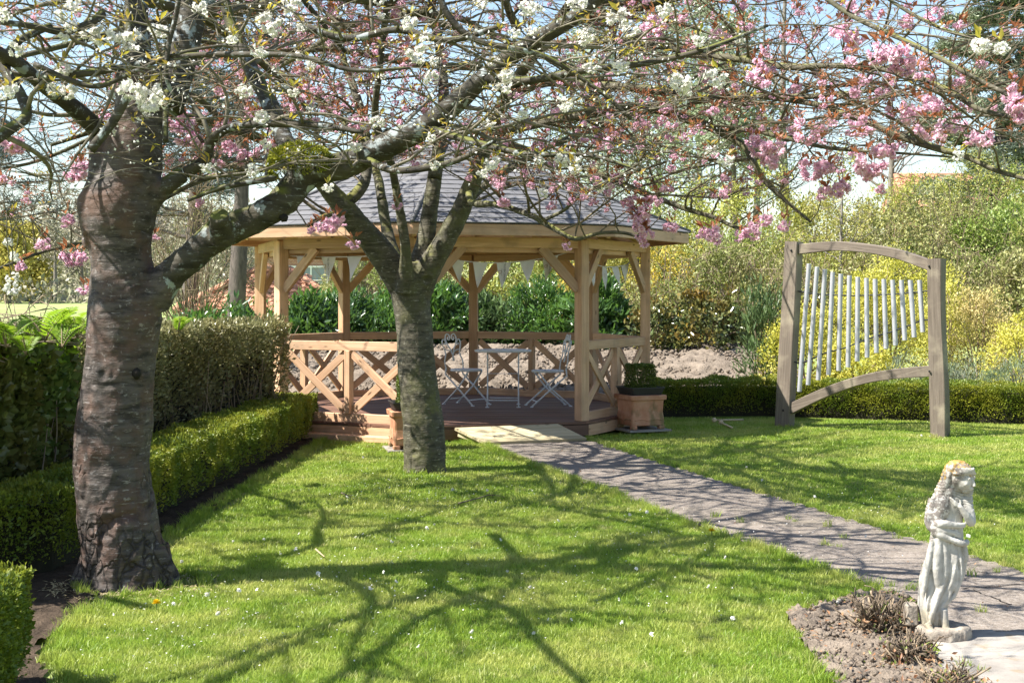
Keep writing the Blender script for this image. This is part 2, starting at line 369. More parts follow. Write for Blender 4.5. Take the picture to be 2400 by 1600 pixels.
    c = k.mix(k.ramp(st, [(.42, 0.), (.54, .75)]), c, (.15, .125, .055)); c = k.mix(k.ramp(n2, [(.6, 0.), (.8, .4)]), c, (.62, .48, .36))
    M['terracotta'] = k.done(k.bsdf(c, .85, .2, bump=k.bump(n2, .3, .004)))
    k = NB('black_tray'); M['tray'] = k.done(k.bsdf(k.mix(k.noise(k.coord('Object'), 12, 4), (.02, .02, .022), (.045, .042, .04)), .55, .4))
    k = NB('roof_tile'); oi = k.n('ShaderNodeObjectInfo').outputs['Random']; n = k.noise(k.coord('World'), 6, 4)
    M['tile'] = k.done(k.bsdf(k.mix(n, k.mix(oi, (.36, .14, .08), (.54, .25, .15)), (.44, .26, .18)), .85, .2))
    k = NB('red_brick'); br = k.n('ShaderNodeTexBrick'); br.inputs['Scale'].default_value = 4.6; br.inputs['Mortar Size'].default_value = .018
    for i, c in ((1, (.30, .13, .085)), (2, (.40, .20, .13)), (3, (.45, .40, .34))): br.inputs[i].default_value = (*c, 1)
    mp = k.n('ShaderNodeMapping'); mp.inputs['Rotation'].default_value = (R(90), 0, 0); k.l(k.n('ShaderNodeNewGeometry').outputs['Position'], mp.inputs[0]); k.l(mp.outputs[0], br.inputs['Vector'])
    M['brick'] = k.done(k.bsdf(br.outputs[0], .9, .15))
    k = NB('white_paint'); M['white'] = k.done(k.bsdf(k.mix(k.noise(k.coord('Object'), 30, 3), (.70, .72, .76), (.82, .83, .84)), .4, .45))
    k = NB('window_glass'); M['glass'] = k.done(k.bsdf((.16, .22, .27), .06, .8))
    k = NB('galvanised'); M['galv'] = k.done(k.bsdf((.22, .32, .36), .5, .4, .3))
    k = NB('dark_metal'); M['bolt'] = k.done(k.bsdf((.03, .03, .03), .45, .4, .6))
    k = NB('flag_cloth'); d = k.bsdf((.82, .80, .83), .9, .1); t = k.n('ShaderNodeBsdfTranslucent'); t.inputs[0].default_value = (.75, .72, .72, 1)
    ms = k.n('ShaderNodeMixShader'); ms.inputs[0].default_value = .3; k.l(d, ms.inputs[1]); k.l(t.outputs[0], ms.inputs[2]); M['flag'] = k.done(ms.outputs[0])
    k = NB('print_grey'); M['print'] = k.done(k.bsdf((.09, .09, .11), .9, .1))
    k = NB('print_ochre'); M['print_o'] = k.done(k.bsdf((.42, .25, .12), .9, .1))
    k = NB('daisy_yellow'); M['dandelion'] = k.done(k.bsdf((.80, .55, .02), .8, .1))
    k = NB('near_black'); M['scar'] = k.done(k.bsdf(k.mix(k.noise(k.coord('World'), 40, 3), (.010, .009, .008), (.03, .024, .02)), .8, .2))  # near-black own colour of bark knots and path joints
    # statue stone: white, darker in the folds, lichen on the crown and shoulders
    k = NB('statue_stone'); co = k.coord('Object'); sx = k.n('ShaderNodeSeparateXYZ'); k.l(k.n('ShaderNodeTexCoord').outputs['Object'], sx.inputs[0])
    n = k.noise(co, 11, 5, .6); n2 = k.noise(co, 60, 4, .65)
    c = k.mix(k.ramp(n, [(.35, 0.), (.65, 1.)]), (.33, .31, .275), (.52, .50, .455))
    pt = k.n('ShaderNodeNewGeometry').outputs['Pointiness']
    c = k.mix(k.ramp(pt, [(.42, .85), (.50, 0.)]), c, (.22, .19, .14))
    low = k.math('ADD', k.math('MULTIPLY', sx.outputs[2], -4.5), k.math('MULTIPLY', n, 1.3))
    c = k.mix(k.ramp(low, [(.0, 0.), (.35, .75)]), c, (.34, .29, .19))
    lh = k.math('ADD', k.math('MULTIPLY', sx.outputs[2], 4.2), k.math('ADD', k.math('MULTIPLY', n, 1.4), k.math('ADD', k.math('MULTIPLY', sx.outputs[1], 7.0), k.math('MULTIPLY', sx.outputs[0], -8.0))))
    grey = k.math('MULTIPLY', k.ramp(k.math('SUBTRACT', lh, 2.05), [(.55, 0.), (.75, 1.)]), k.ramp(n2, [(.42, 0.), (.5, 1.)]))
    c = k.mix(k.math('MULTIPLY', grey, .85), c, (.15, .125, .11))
    org = k.math('ADD', k.math('MULTIPLY', sx.outputs[2], 7.0), k.math('MULTIPLY', k.noise(co, 38, 5, .7), 3.6))
    c = k.mix(k.ramp(k.math('SUBTRACT', k.math('ADD', org, k.math('MULTIPLY', sx.outputs[1], 9.0)), 6.2), [(.42, 0.), (.75, .85)]), c, (.40, .24, .05))
    M['stone'] = k.done(k.bsdf(c, .85, .2, bump=k.bump(k.math('ADD', n, n2), .35, .004)))
    k = NB('rough_stone'); co = k.coord('Object'); n = k.noise(co, 14, 5, .65); n2 = k.noise(co, 70, 3)
    c = k.mix(k.ramp(n, [(.3, 0.), (.7, 1.)]), (.15, .12, .10), (.42, .37, .30)); c = k.mix(k.ramp(n2, [(.58, 0.), (.7, .6)]), c, (.07, .06, .05))
    M['roughstone'] = k.done(k.bsdf(c, .95, .1, bump=k.bump(n2, .6, .006)))
build_materials()

# ------------------------------------------------------------------ the ground
def ground_z(X, Y):
    X = np.asarray(X, float); Y = np.asarray(Y, float)
    side = smooth(X, -6.5, -3.6)
    bank = np.clip((Y - 19.9) / 3.2, 0, 1) * .62 + np.clip((Y - 23.1) / 17, 0, 1) * 2.3
    field = 1.25 * np.clip((Y - 28) / 90, 0, 1)
    return side * bank + (1 - side) * field
PATH_L = [G(*p)[:2] for p in [(1120, 1030), (1140, 1046), (1242, 1088), (1355, 1130), (1450, 1164), (1600, 1226), (1700, 1258), (1822, 1302), (1933, 1344), (2051, 1383)]]
PATH_R = [G(*p)[:2] for p in [(1368, 1018), (1378, 1031), (1500, 1069), (1600, 1099), (1753, 1145), (1906, 1191), (2040, 1230), (2166, 1268), (2280, 1303), (2400, 1340)]]
PATH_END = [np.array([3.6, 7.2]), np.array([3.6, 4.4]), np.array([1.0, 4.4])]
BED = [G(*p)[:2] for p in [(1850, 1443), (1920, 1420), (1990, 1408), (2060, 1392), (2120, 1400), (2165, 1450), (2180, 1490), (2195, 1545), (2240, 1610), (2260, 1700), (1990, 1700), (1960, 1600), (1920, 1560), (1880, 1510)]]
SLAB = [G(*p)[:2] for p in [(2165, 1500), (2260, 1482), (2420, 1486), (2500, 1560), (2500, 1720), (2230, 1720)]]
PATH = PATH_L + [BED[3], BED[4], np.array([1.9, 6.2]), np.array([1.3, 4.4])] + [np.array([3.9, 4.4]), np.array([3.9, 7.0])] + PATH_R[::-1]
SIDE_BED = [(-2.17, 16.2), (-1.97, 15.7), (-2.05, 13.0), (-2.17, 10.5), (-2.22, 9.2), (-2.2, 8.2), (-2.12, 7.45), (-2.10, 6.9), (-2.03, 6.2), (-1.82, 5.7), (-1.66, 4.0), (-3.4, 4.0), (-3.8, 16.4)]

def uneven(a, b, n): return np.linspace(a, b, n)
xs = np.concatenate([-np.geomspace(600, 12, 26), np.arange(-11.5, 13, .5), np.geomspace(13.5, 600, 26)])
ys = np.concatenate([np.arange(-8, 50, .75), np.geomspace(51, 1500, 40)])
gx, gy = np.meshgrid(xs, ys); gz = ground_z(gx, gy) - .03
nx_, ny_ = len(xs), len(ys)
ii, jj = np.meshgrid(np.arange(nx_ - 1), np.arange(ny_ - 1)); a0 = (jj * nx_ + ii).ravel()
put('ground', mesh('ground', np.stack([gx, gy, gz], -1).reshape(-1, 3), np.stack([a0, a0 + 1, a0 + nx_ + 1, a0 + nx_], -1)), MATS['field'], kind='structure', smooth_=True)

def sheet(name, poly, z, mat, step=.12, amp=0.0, freq=3.0, zfun=None, kind='structure', edge=0.0, seed=0):
    """a polygon of ground as a fine grid clipped to its outline, with relief"""
    poly = [(float(p[0]), float(p[1])) for p in poly]
    x0, y0 = np.min(poly, 0); x1, y1 = np.max(poly, 0)
    X = np.arange(x0, x1 + step, step); Y = np.arange(y0, y1 + step, step); GX, GY = np.meshgrid(X, Y)
    wob = vnoise(np.stack([GX.ravel() * 2.3, GY.ravel() * 2.3, np.full(GX.size, seed + .5)], -1)) * edge
    wob2 = vnoise(np.stack([GX.ravel() * 2.3, GY.ravel() * 2.3, np.full(GX.size, seed + 9.5)], -1)) * edge
    m = inpoly(GX.ravel() + wob, GY.ravel() + wob2, poly).reshape(GX.shape)
    c = m[:-1, :-1] & m[1:, :-1] & m[:-1, 1:] & m[1:, 1:]
    Z = np.full(GX.shape, z) if zfun is None else zfun(GX, GY) + z
    if amp:
        q = np.stack([GX.ravel() * freq, GY.ravel() * freq, np.full(GX.size, seed)], -1)
        Z = Z + amp * (fbm(q, 4) * .6 + np.abs(vnoise(q * 3.1)) * .8 - .3).reshape(GX.shape)
    V = np.stack([GX, GY, Z], -1).reshape(-1, 3); n = len(X)
    jj, ii = np.nonzero(c); a = jj * n + ii; Q = np.stack([a, a + 1, a + n + 1, a + n], -1)
    used, inv = np.unique(Q, return_inverse=True)
    return put(name, mesh(name, V[used], inv.reshape(-1, 4)), mat, kind=kind, smooth_=True)
LAWN = [(-1.5, 3.8), (9, 3.8), (9, 18.6), (2.0, 18.2), (-2.0, 16.4), (-1.9, 15.7), (-1.98, 13.0), (-2.08, 10.5), (-2.1, 9.2), (-2.08, 8.2), (-2.04, 7.5), (-2.03, 6.9), (-1.95, 6.1), (-1.78, 5.7), (-1.6, 4.5)]
sheet('lawn', LAWN, .002, MATS['turf'], .09, .0, edge=.05)
sheet('garden_path', PATH, .010, MATS['path'], .05, .006, 5, edge=.035)
sheet('paving_slab', SLAB, .017, MATS['slab'], .05, .003, 5, edge=.02)
sheet('soil_bed', BED, .016, MATS['soil'], .018, .034, 13, edge=.06, seed=3)
sheet('hedge_border_soil', SIDE_BED, .006, MATS['soil_dark'], .05, .03, 6, edge=.06, seed=5)
sheet('soil_bank', [(-4.6, 19.75), (3.6, 18.6), (4.4, 19), (4.2, 25), (-4.6, 25)], .03, MATS['soil'], .06, .09, 3.2, zfun=lambda X, Y: np.clip((Y - 18.9) / 4.2, 0, 1) * .66, seed=8)

# clods on the bare soil
def clods(name, pts, smin, smax, mat):
    V, T = [], []; ico = bmesh.new(); bmesh.ops.create_icosphere(ico, subdivisions=1, radius=1)
    bv = np.array([v.co[:] for v in ico.verts]); bt = np.array([[v.index for v in f.verts] for f in ico.faces]); ico.free()
    n = len(pts); s = rng.uniform(smin, smax, n) ** 1.0; sc = rng.uniform(.6, 1.3, (n, 1, 3)) * s[:, None, None]
    jit = rng.uniform(.75, 1.25, (n, len(bv), 1)); V = (bv[None] * jit) * sc + np.asarray(pts)[:, None, :]
    T = bt[None] + (np.arange(n) * len(bv))[:, None, None]
    return put(name, mesh(name, V.reshape(-1, 3), T.reshape(-1, 3)), mat, kind='stuff')
q = rng.uniform((.9, 4.3), (2.2, 7.6), (5200, 2)); q = q[inpoly(q[:, 0], q[:, 1], BED)]
lq = rng.uniform((.9, 4.3), (2.2, 7.6), (900, 2)); lq = lq[inpoly(lq[:, 0], lq[:, 1], BED)]; put('bed_litter', leafmesh('bed_litter', np.column_stack([lq, np.full(len(lq), .035)]), rdir(len(lq)) * [1, 1, .2], np.array([0, 0, 1.0]) + rdir(len(lq)) * .4, rng.uniform(.012, .035, len(lq)), .010), MATS['deadleaf'], kind='stuff')
clods('soil_clods', np.column_stack([q, np.full(len(q), .02)]), .003, .014, MATS['soil'])
q = rng.uniform((-4.4, 19.0), (3.9, 24), (5200, 2))
clods('bank_clods', np.column_stack([q, np.clip((q[:, 1] - 18.9) / 4.2, 0, 1) * .66 + .05]), .010, .038, MATS['soil'])
# slim joints across the path, where it was laid in bays
def joint(pa, pb):
    a = np.array([*pa, .016]); b = np.array([*pb, .016]); t = np.linspace(0, 1, 14)[:, None]
    pts = a + (b - a) * t; pts[:, :2] += rng.normal(0, .008, (14, 2)); V, Q = tube(pts, rng.uniform(.002, .006, 14), 4); V[:, 2] = .014 + (V[:, 2] - .016) * .3
    return V, Q
jl = [joint(G(2255, 1384)[:2], G(2420, 1372)[:2]), joint(G(2280, 1388)[:2], G(2370, 1422)[:2])]
V, Q = join(jl); put('path_joint', quadmesh('path_joint', V, Q), MATS['scar'], kind='structure')

# ------------------------------------------------------------------ grass: instanced patches of blades (nobody could count it)
def blade_patch(name, n, rad, h0, h1, wd, lean=.5, seed=0):
    g = np.random.default_rng(seed); a = g.uniform(0, 2 * np.pi, n); r = rad * np.sqrt(g.uniform(0, 1, n)) 
    b = np.stack([np.cos(a) * r, np.sin(a) * r, np.full(n, -.004)], -1); h = g.uniform(h0, h1, n)[:, None]
    az = g.uniform(0, 2 * np.pi, n); d = np.stack([np.cos(az), np.sin(az), np.zeros(n)], -1); l = (g.uniform(.1, 1, n) * lean)[:, None]
    az2 = g.uniform(0, 2 * np.pi, n); s = np.stack([np.cos(az2), np.sin(az2), np.zeros(n)], -1) * wd * .5
    up = np.array([0, 0, 1.0]); m = b + up * h * .55 + d * h * l * .35; t = b + up * h * .92 + d * h * l
    V = np.stack([b - s, b + s, m + s * .8, m - s * .8, t], 1).reshape(-1, 3); k = np.arange(n)[:, None] * 5
    Q = np.concatenate([k + [0, 1, 2, 3], k + [3, 2, 4, 4]], 1).reshape(-1, 4)
    me = quadmesh(name, V, Q); me.materials.append(MATS['grass'])
    return bpy.data.objects.new(name, me)
def scatter(name, pts, protos, smin, smax, mat=None, tilt=.12):
    """points carried by one mesh; geometry nodes set a patch on each"""
    me = bpy.data.meshes.new(name); p = np.asarray(pts, np.float32); me.vertices.add(len(p)); me.vertices.foreach_set('co', p.ravel()); me.update()
    o = put(name, me, None, kind='stuff')
    c = bpy.data.collections.new(name + '_patches')
    for q in protos: c.objects.link(q)
    ng = bpy.data.node_groups.new(name, 'GeometryNodeTree')
    ng.interface.new_socket('Geometry', in_out='INPUT', socket_type='NodeSocketGeometry'); ng.interface.new_socket('Geometry', in_out='OUTPUT', socket_type='NodeSocketGeometry')
    N = ng.nodes.new; i = N('NodeGroupInput'); out = N('NodeGroupOutput'); mp = N('GeometryNodeMeshToPoints'); iop = N('GeometryNodeInstanceOnPoints')
    ci = N('GeometryNodeCollectionInfo'); ci.inputs[0].default_value = c; ci.inputs['Separate Children'].default_value = True; ci.inputs['Reset Children'].default_value = True
    rv = N('FunctionNodeRandomValue'); rv.data_type = 'FLOAT_VECTOR'; rv.inputs[0].default_value = (-tilt, -tilt, 0); rv.inputs[1].default_value = (tilt, tilt, 6.283)
    rs = N('FunctionNodeRandomValue'); rs.data_type = 'FLOAT'; rs.inputs[2].default_value = smin; rs.inputs[3].default_value = smax; rs.inputs['Seed'].default_value = 4
    L = ng.links.new; L(i.outputs[0], mp.inputs[0]); L(mp.outputs[0], iop.inputs['Points']); L(ci.outputs[0], iop.inputs['Instance'])
    iop.inputs['Pick Instance'].default_value = True; L(rv.outputs[0], iop.inputs['Rotation']); L(rs.outputs[1], iop.inputs['Scale']); L(iop.outputs[0], out.inputs[0])
    m = o.modifiers.new('scatter', 'NODES'); m.node_group = ng
    return o
def lawnmask(x, y, grow=0.0):
    m = (x > -2.4) & (np.abs(x) < y * .40 + .6) & (x > np.interp(y, [4, 5.68, 6.15, 6.6, 7.2, 8.2, 9.2, 10.5, 13, 15.7, 16.4], [-1.62, -1.76, -1.97, -2.06, -2.10, -2.12, -2.14, -2.1, -2.0, -1.92, -2.0]))
    jx = rng.normal(0, .03, len(x)); jy = rng.normal(0, .03, len(x))
    for pl in (PATH, BED, SLAB): m &= ~inpoly(x + jx, y + jy, pl)
    m &= ~inpoly(x + jx, y + jy, SIDE_BED)
    m &= ~((x + .75) ** 2 + (y - 17.26) ** 2 < 2.44 ** 2)
    # right hedge line
    m &= y < 17.75 - .08 * np.maximum(x - 2.0, 0) ** 1.3
    m &= ((x + 1.98) / .36) ** 2 + ((y - 7.60) / .30) ** 2 > 1
    m &= ((x + .82) / .20) ** 2 + ((y - 12.45) / .2) ** 2 > 1
    return m
def gridpts(x0, x1, y0, y1, s):
    X, Y = np.meshgrid(np.arange(x0, x1, s), np.arange(y0, y1, s)); x = X.ravel() + rng.uniform(-s, s, X.size) * .55; y = Y.ravel() + rng.uniform(-s, s, X.size) * .55
    return x, y
near = [blade_patch('blade_patch', 84, .085, .014, .034, .0034, 1.0, s) for s in range(4)]
far = [blade_patch('blade_patch', 60, .11, .016, .034, .0062, .9, 10 + s) for s in range(3)]
tuft = [blade_patch('blade_tuft', 26, .035, .045, .085, .0045, .8, 20 + s) for s in range(3)]
x, y = gridpts(-2.6, 4.4, 5.0, 10.2, .062); m = lawnmask(x, y); scatter('grass', np.stack([x[m], y[m], np.zeros(m.sum())], -1), near, .75, 1.25)
x, y = gridpts(-2.6, 7.2, 10.1, 18.2, .095); m = lawnmask(x, y); scatter('grass', np.stack([x[m], y[m], np.zeros(m.sum())], -1), far, .75, 1.25)
# longer tufts: along edges and here and there
tx, ty = [], []; g_t = np.random.default_rng(66)
for pl in (PATH_L, PATH_R, BED[:4], BED[9:], [(-1.97, 15.7), (-2.05, 13.0), (-2.17, 10.5), (-2.2, 9.0)], [(-2.08, 7.0), (-2.04, 6.5), (-1.95, 6.1), (-1.76, 5.68), (-1.62, 4.6)]):
    for a, b in zip(pl[:-1], pl[1:]):
        n = int(np.linalg.norm(np.array(b) - a) / .022) + 1; t = rng.uniform(0, 1, (n, 1)); q = np.array(a) + (np.array(b) - a) * t + rng.normal(0, .03, (n, 2)); tx += list(q[:, 0]); ty += list(q[:, 1])
for cx, cy, r, n in ((-1.98, 7.6, .33, 60), (-.82, 12.45, .2, 40), (1.4, 16.5, .4, 40), (3.25, 16.6, .12, 10), (4.65, 15.4, .12, 10)):
    a = rng.uniform(0, 6.28, n); tx += list(cx + np.cos(a) * r); ty += list(cy + np.sin(a) * r)
q = rng.uniform((-2, 5), (4, 11), (900, 2)); c = fbm(np.column_stack([q * 1.3, np.zeros(len(q))]), 3) > .25; tx += list(q[c, 0]); ty += list(q[c, 1])
for cx, cy, r, n in ((*G(1955, 1283)[:2], .05, 9), (*G(2140, 1380)[:2], .09, 22), (*G(1678, 1214)[:2], .03, 5), (*G(2290, 1440)[:2], .03, 5), (-.42, 14.68, .12, 40), (-.25, 14.5, .06, 16)):
    tx += list(g_t.normal(cx, r, n)); ty += list(g_t.normal(cy, r * .6, n))
tx, ty = np.array(tx), np.array(ty); m = ~inpoly(tx, ty, [(p[0] + .04, p[1]) for p in PATH]) | (g_t.uniform(size=len(tx)) < .25)
m &= ~inpoly(tx, ty, BED) | (g_t.uniform(size=len(tx)) < .15); m = m & ~((tx + .75) ** 2 + (ty - 17.26) ** 2 < 2.4 ** 2)
scatter('grass_tufts', np.stack([tx[m], ty[m], np.zeros(m.sum())], -1), tuft, .5, 1.1)

# ------------------------------------------------------------------ gazebo: a regular octagon
GC = np.array([-.746, 17.26]); GR = 2.353; PH = -5.26; DZ = .178
def gv(k, r=GR, z=0.0, c=GC):
    a = R(270 + PH + 45 * k); return np.array([c[0] + r * math.cos(a), c[1] + r * math.sin(a), z])
gz_ = thing('gazebo', 'octagonal open timber gazebo with a grey shingle roof and criss-cross rails', 'gazebo', (GC[0], GC[1], 0))
W = MATS['larch']
for k in range(8):
    a = R(270 + PH + 45 * k); c = gv(k)
    M = Matrix.Translation(Vector((c[0], c[1], (DZ + 2.14) / 2))) @ Matrix.Rotation(a, 4, 'Z') @ Matrix.Rotation(R(90), 4, 'Y')
    post = put('post', box(2.14 - DZ, .118, .118, bev=.006), W, gz_, M)
    if k in (1, 4):
        f = gv(k, GR - .07 if k == 4 else GR, .2); tgt = gv(k + 1 if k == 1 else k - 1); d = unit(tgt[:2] - c[:2])
        put('post_bracket', box(.004, .075, .11), MATS['galv'], gz_, Matrix.Translation(Vector((c[0] + d[0] * .083, c[1] + d[1] * .083, DZ + .065))) @ Matrix.Rotation(math.atan2(d[1], d[0]), 4, 'Z'))
for k in range(8):
    A, B = gv(k), gv(k + 1); d = unit(B - A); n = np.array([d[1], -d[0], 0])
    p, q = A + d * .05, B - d * .05
    board('top_plate', p + [0, 0, 2.105], q + [0, 0, 2.105], .11, .075, W, gz_)
    board('top_plate', p - n * .062 + [0, 0, 2.045], q - n * .062 + [0, 0, 2.045], .09, .045, W, gz_)
    for e, s in ((A, 1), (B, -1)):           # knee braces
        board('knee_brace', e + d * s * .045 + [0, 0, 1.60], e + d * s * .47 + [0, 0, 2.06], .095, .058, W, gz_)
    if k == 0: continue                      # the open side faces the path
    zt, zb = 1.045, .27
    board('top_rail', p + [0, 0, zt - .05], q + [0, 0, zt - .05], .10, .052, W, gz_)
    board('bottom_rail', p + [0, 0, zb - .05], q + [0, 0, zb - .05], .10, .050, W, gz_)
    mid = (p + q) / 2
    board('stile', mid + [0, 0, zb - .002], mid + [0, 0, zt - .098], .085, .070, W, gz_, up=n)
    for u, v in ((p + d * .05, mid - d * .05), (mid + d * .05, q - d * .05)):
        board('cross_brace', u + [0, 0, zb + .03] - n * .011, v + [0, 0, zt - .13] - n * .011, .085, .024, W, gz_)
        board('cross_brace', v + [0, 0, zb + .03] + n * .012, u + [0, 0, zt - .13] + n * .012, .085, .026, W, gz_)
# deck planks run across, clipped to the octagon
poly = [gv(k, GR + .12)[:2] for k in range(8)]
def chord(y):
    xs_ = []
    for a, b in zip(poly, poly[1:] + poly[:1]):
        if (a[1] - y) * (b[1] - y) <= 0 and a[1] != b[1]: xs_.append(a[0] + (b[0] - a[0]) * (y - a[1]) / (b[1] - a[1]))
    return (min(xs_), max(xs_)) if len(xs_) > 1 else None
y0, y1 = min(p[1] for p in poly), max(p[1] for p in poly); pw = .138; n = int((y1 - y0) / pw)
for i in range(n + 1):
    ya, yb = y0 + i * pw + .003, min(y0 + (i + 1) * pw - .003, y1 - .002)
    if yb - ya < .02: continue
    ca, cb = chord(ya), chord(yb)
    if not ca or not cb: continue
    ym = (ya + yb) / 2; xm = (ca[0] + ca[1]) / 2; zt = DZ + rng.uniform(-.0015, .0015)
    pts = [(ca[0] - xm, ya - ym), (ca[1] - xm, ya - ym), (cb[1] - xm, yb - ym), (cb[0] - xm, yb - ym)]
    V = [(a, b, z) for z in (-.013, .013) for a, b in pts]
    put('deck_plank', mesh('deck_plank', V, [(3, 2, 1, 0), (4, 5, 6, 7), (0, 1, 5, 4), (1, 2, 6, 5), (2, 3, 7, 6), (3, 0, 4, 7)]), MATS['deck'], gz_, Matrix.Translation(Vector((xm, ym, zt - .013))))
for k in range(8):
    A, B = gv(k, GR + .10), gv(k + 1, GR + .10)
    board('deck_edge_board', A + [0, 0, .085], B + [0, 0, .085], .12, .03, MATS['larch' if k != 0 else 'deck'], gz_)
for k in (7,):                               # a low step along the left front side
    A, B = gv(7, GR + .24), gv(8, GR + .24); board('step_board', A + [0, 0, .035], B + [0, 0, .035], .06, .16, W, gz_)
# roof
RR, EZ, AZ = 2.858, 2.283, 3.49
apex = np.array([GC[0], GC[1], AZ])
V = [gv(k, RR - .01, EZ - .016) for k in range(8)] + [apex - [0, 0, .016]] + [gv(k, RR - .01, EZ - .05) for k in range(8)] + [apex - [0, 0, .05]]
fc = [(k, (k + 1) % 8, 8, 8)[:3] for k in range(8)] + [((k + 1) % 8 + 9, k + 9, 17) for k in range(8)] + [(k + 9, (k + 1) % 8 + 9, (k + 1) % 8, k) for k in range(8)]
put('roof_deck', mesh('roof_deck', V, fc), W, gz_)
for k in range(8):
    A, B = gv(k, RR, EZ - .066), gv(k + 1, RR, EZ - .066); d = unit(B - A)
    board('fascia', A - d * .004, B + d * .004, .118, .026, W, gz_)
    board('rafter', gv(k, RR - .06, EZ - .10), apex - [0, 0, .13], .09, .045, W, gz_)
    m = (gv(k, RR - .1, EZ - .10) + gv(k + 1, RR - .1, EZ - .10)) / 2; board('rafter', m, apex - [0, 0, .13], .08, .04, W, gz_)
# shingles: one slab each on the sides in view, clipped at the hips; the far sides joined
rest = []
nsh = 0
for k in range(8):
    A, B = gv(k, RR + .03, EZ), gv(k + 1, RR + .03, EZ); mid = (A + B) / 2; d = unit(B - A); up = apex - mid; SL = np.linalg.norm(up); up = up / SL
    nn = np.cross(d, up); half = np.linalg.norm(B - A) / 2; h = .142; rows = int(SL / h); front = k in (7, 0, 1, 6)
    for r in range(rows):
        s0, s1 = r * h, min((r + 1) * h + .012, SL)
        w0, w1 = half * (1 - s0 / SL), half * (1 - s1 / SL); wd = .335; o = (r % 3) * wd / 3 + rng.uniform(-.01, .01)
        x0 = -half - wd + o
        while x0 < w0:
            a, b = x0 + .003, x0 + wd - .003; x0 += wd
            la, lb = max(a, -w0), min(b, w0); ua, ub = max(a, -w1), min(b, w1)
            if lb - la < .02: continue
            if ub - ua < .002: ua = ub = min(max((ua + ub) / 2, -w1), w1); ua -= .001; ub += .001
            t0 = .012 + rng.uniform(-.001, .002); t1 = .003
            c = [mid + d * la + up * s0, mid + d * lb + up * s0, mid + d * ub + up * s1, mid + d * ua + up * s1]
            V = [p for p in c] + [c[0] + nn * t0, c[1] + nn * t0, c[2] + nn * t1, c[3] + nn * t1]
            fcs = [(4, 5, 6, 7), (0, 1, 5, 4), (1, 2, 6, 5), (3, 0, 4, 7), (3, 2, 1, 0)]
            if front and nsh < 300 and (k != 6 or r < 9) and (k != 7 or r < 15): put('shingle', mesh('shingle', V, fcs), MATS['shingle'], gz_); nsh += 1
            else: rest.append((np.array(V), np.array(fcs)))
V, Q = join(rest); put('shingle_field', mesh('shingle_field', V, Q), MATS['shingle'], gz_, kind='stuff')
for k in range(8):
    a, b = gv(k, RR + .035, EZ + .012), apex + [0, 0, .02]
    put('hip_cap', quadmesh('hip_cap', *tube(np.array([a, b]), .022, 8)), MATS['shingle'], gz_)
put('roof_cap', box(.22, .22, .03), MATS['shingle'], gz_, Matrix.Translation(Vector((*GC, AZ + .02))))

# ramp of treated boards
rp = thing('wooden_ramp', 'pale wooden board ramp from the path up to the gazebo deck', 'ramp', (.1, 14.8, 0))
f0, f1, n0, n1 = np.array([-.60, 14.88, .158]), np.array([.49, 15.24, .166]), np.array([-.27, 14.52, .040]), np.array([.785, 14.95, .040])
for i in range(5):
    a, b = i / 5 + .004, (i + 1) / 5 - .004; q = [f0 + (n0 - f0) * a, f1 + (n1 - f1) * a, f1 + (n1 - f1) * b, f0 + (n0 - f0) * b]
    ctr = sum(q) / 4; x = unit(q[1] - q[0]); zz = unit(np.cross(x, q[0] - q[3])); yv = np.cross(zz, x)
    M = Matrix((x, yv, zz)).transposed().to_4x4(); M.translation = Vector(ctr); Mi = M.inverted()
    V = [tuple(Mi @ Vector(p + zz * t)) for t in (-.028, rng.uniform(-.002, .002)) for p in q]
    put('plank', mesh('plank', V, [(0, 1, 2, 3), (7, 6, 5, 4), (4, 5, 1, 0), (5, 6, 2, 1), (6, 7, 3, 2), (7, 4, 0, 3)]), MATS['ramp'], rp, M)
for t in (.04, .96): board('bearer', f0 + (f1 - f0) * t - [0, 0, .07], n0 + (n1 - n0) * t - [0, -.06, .030], .05, .04, MATS['ramp'], rp)

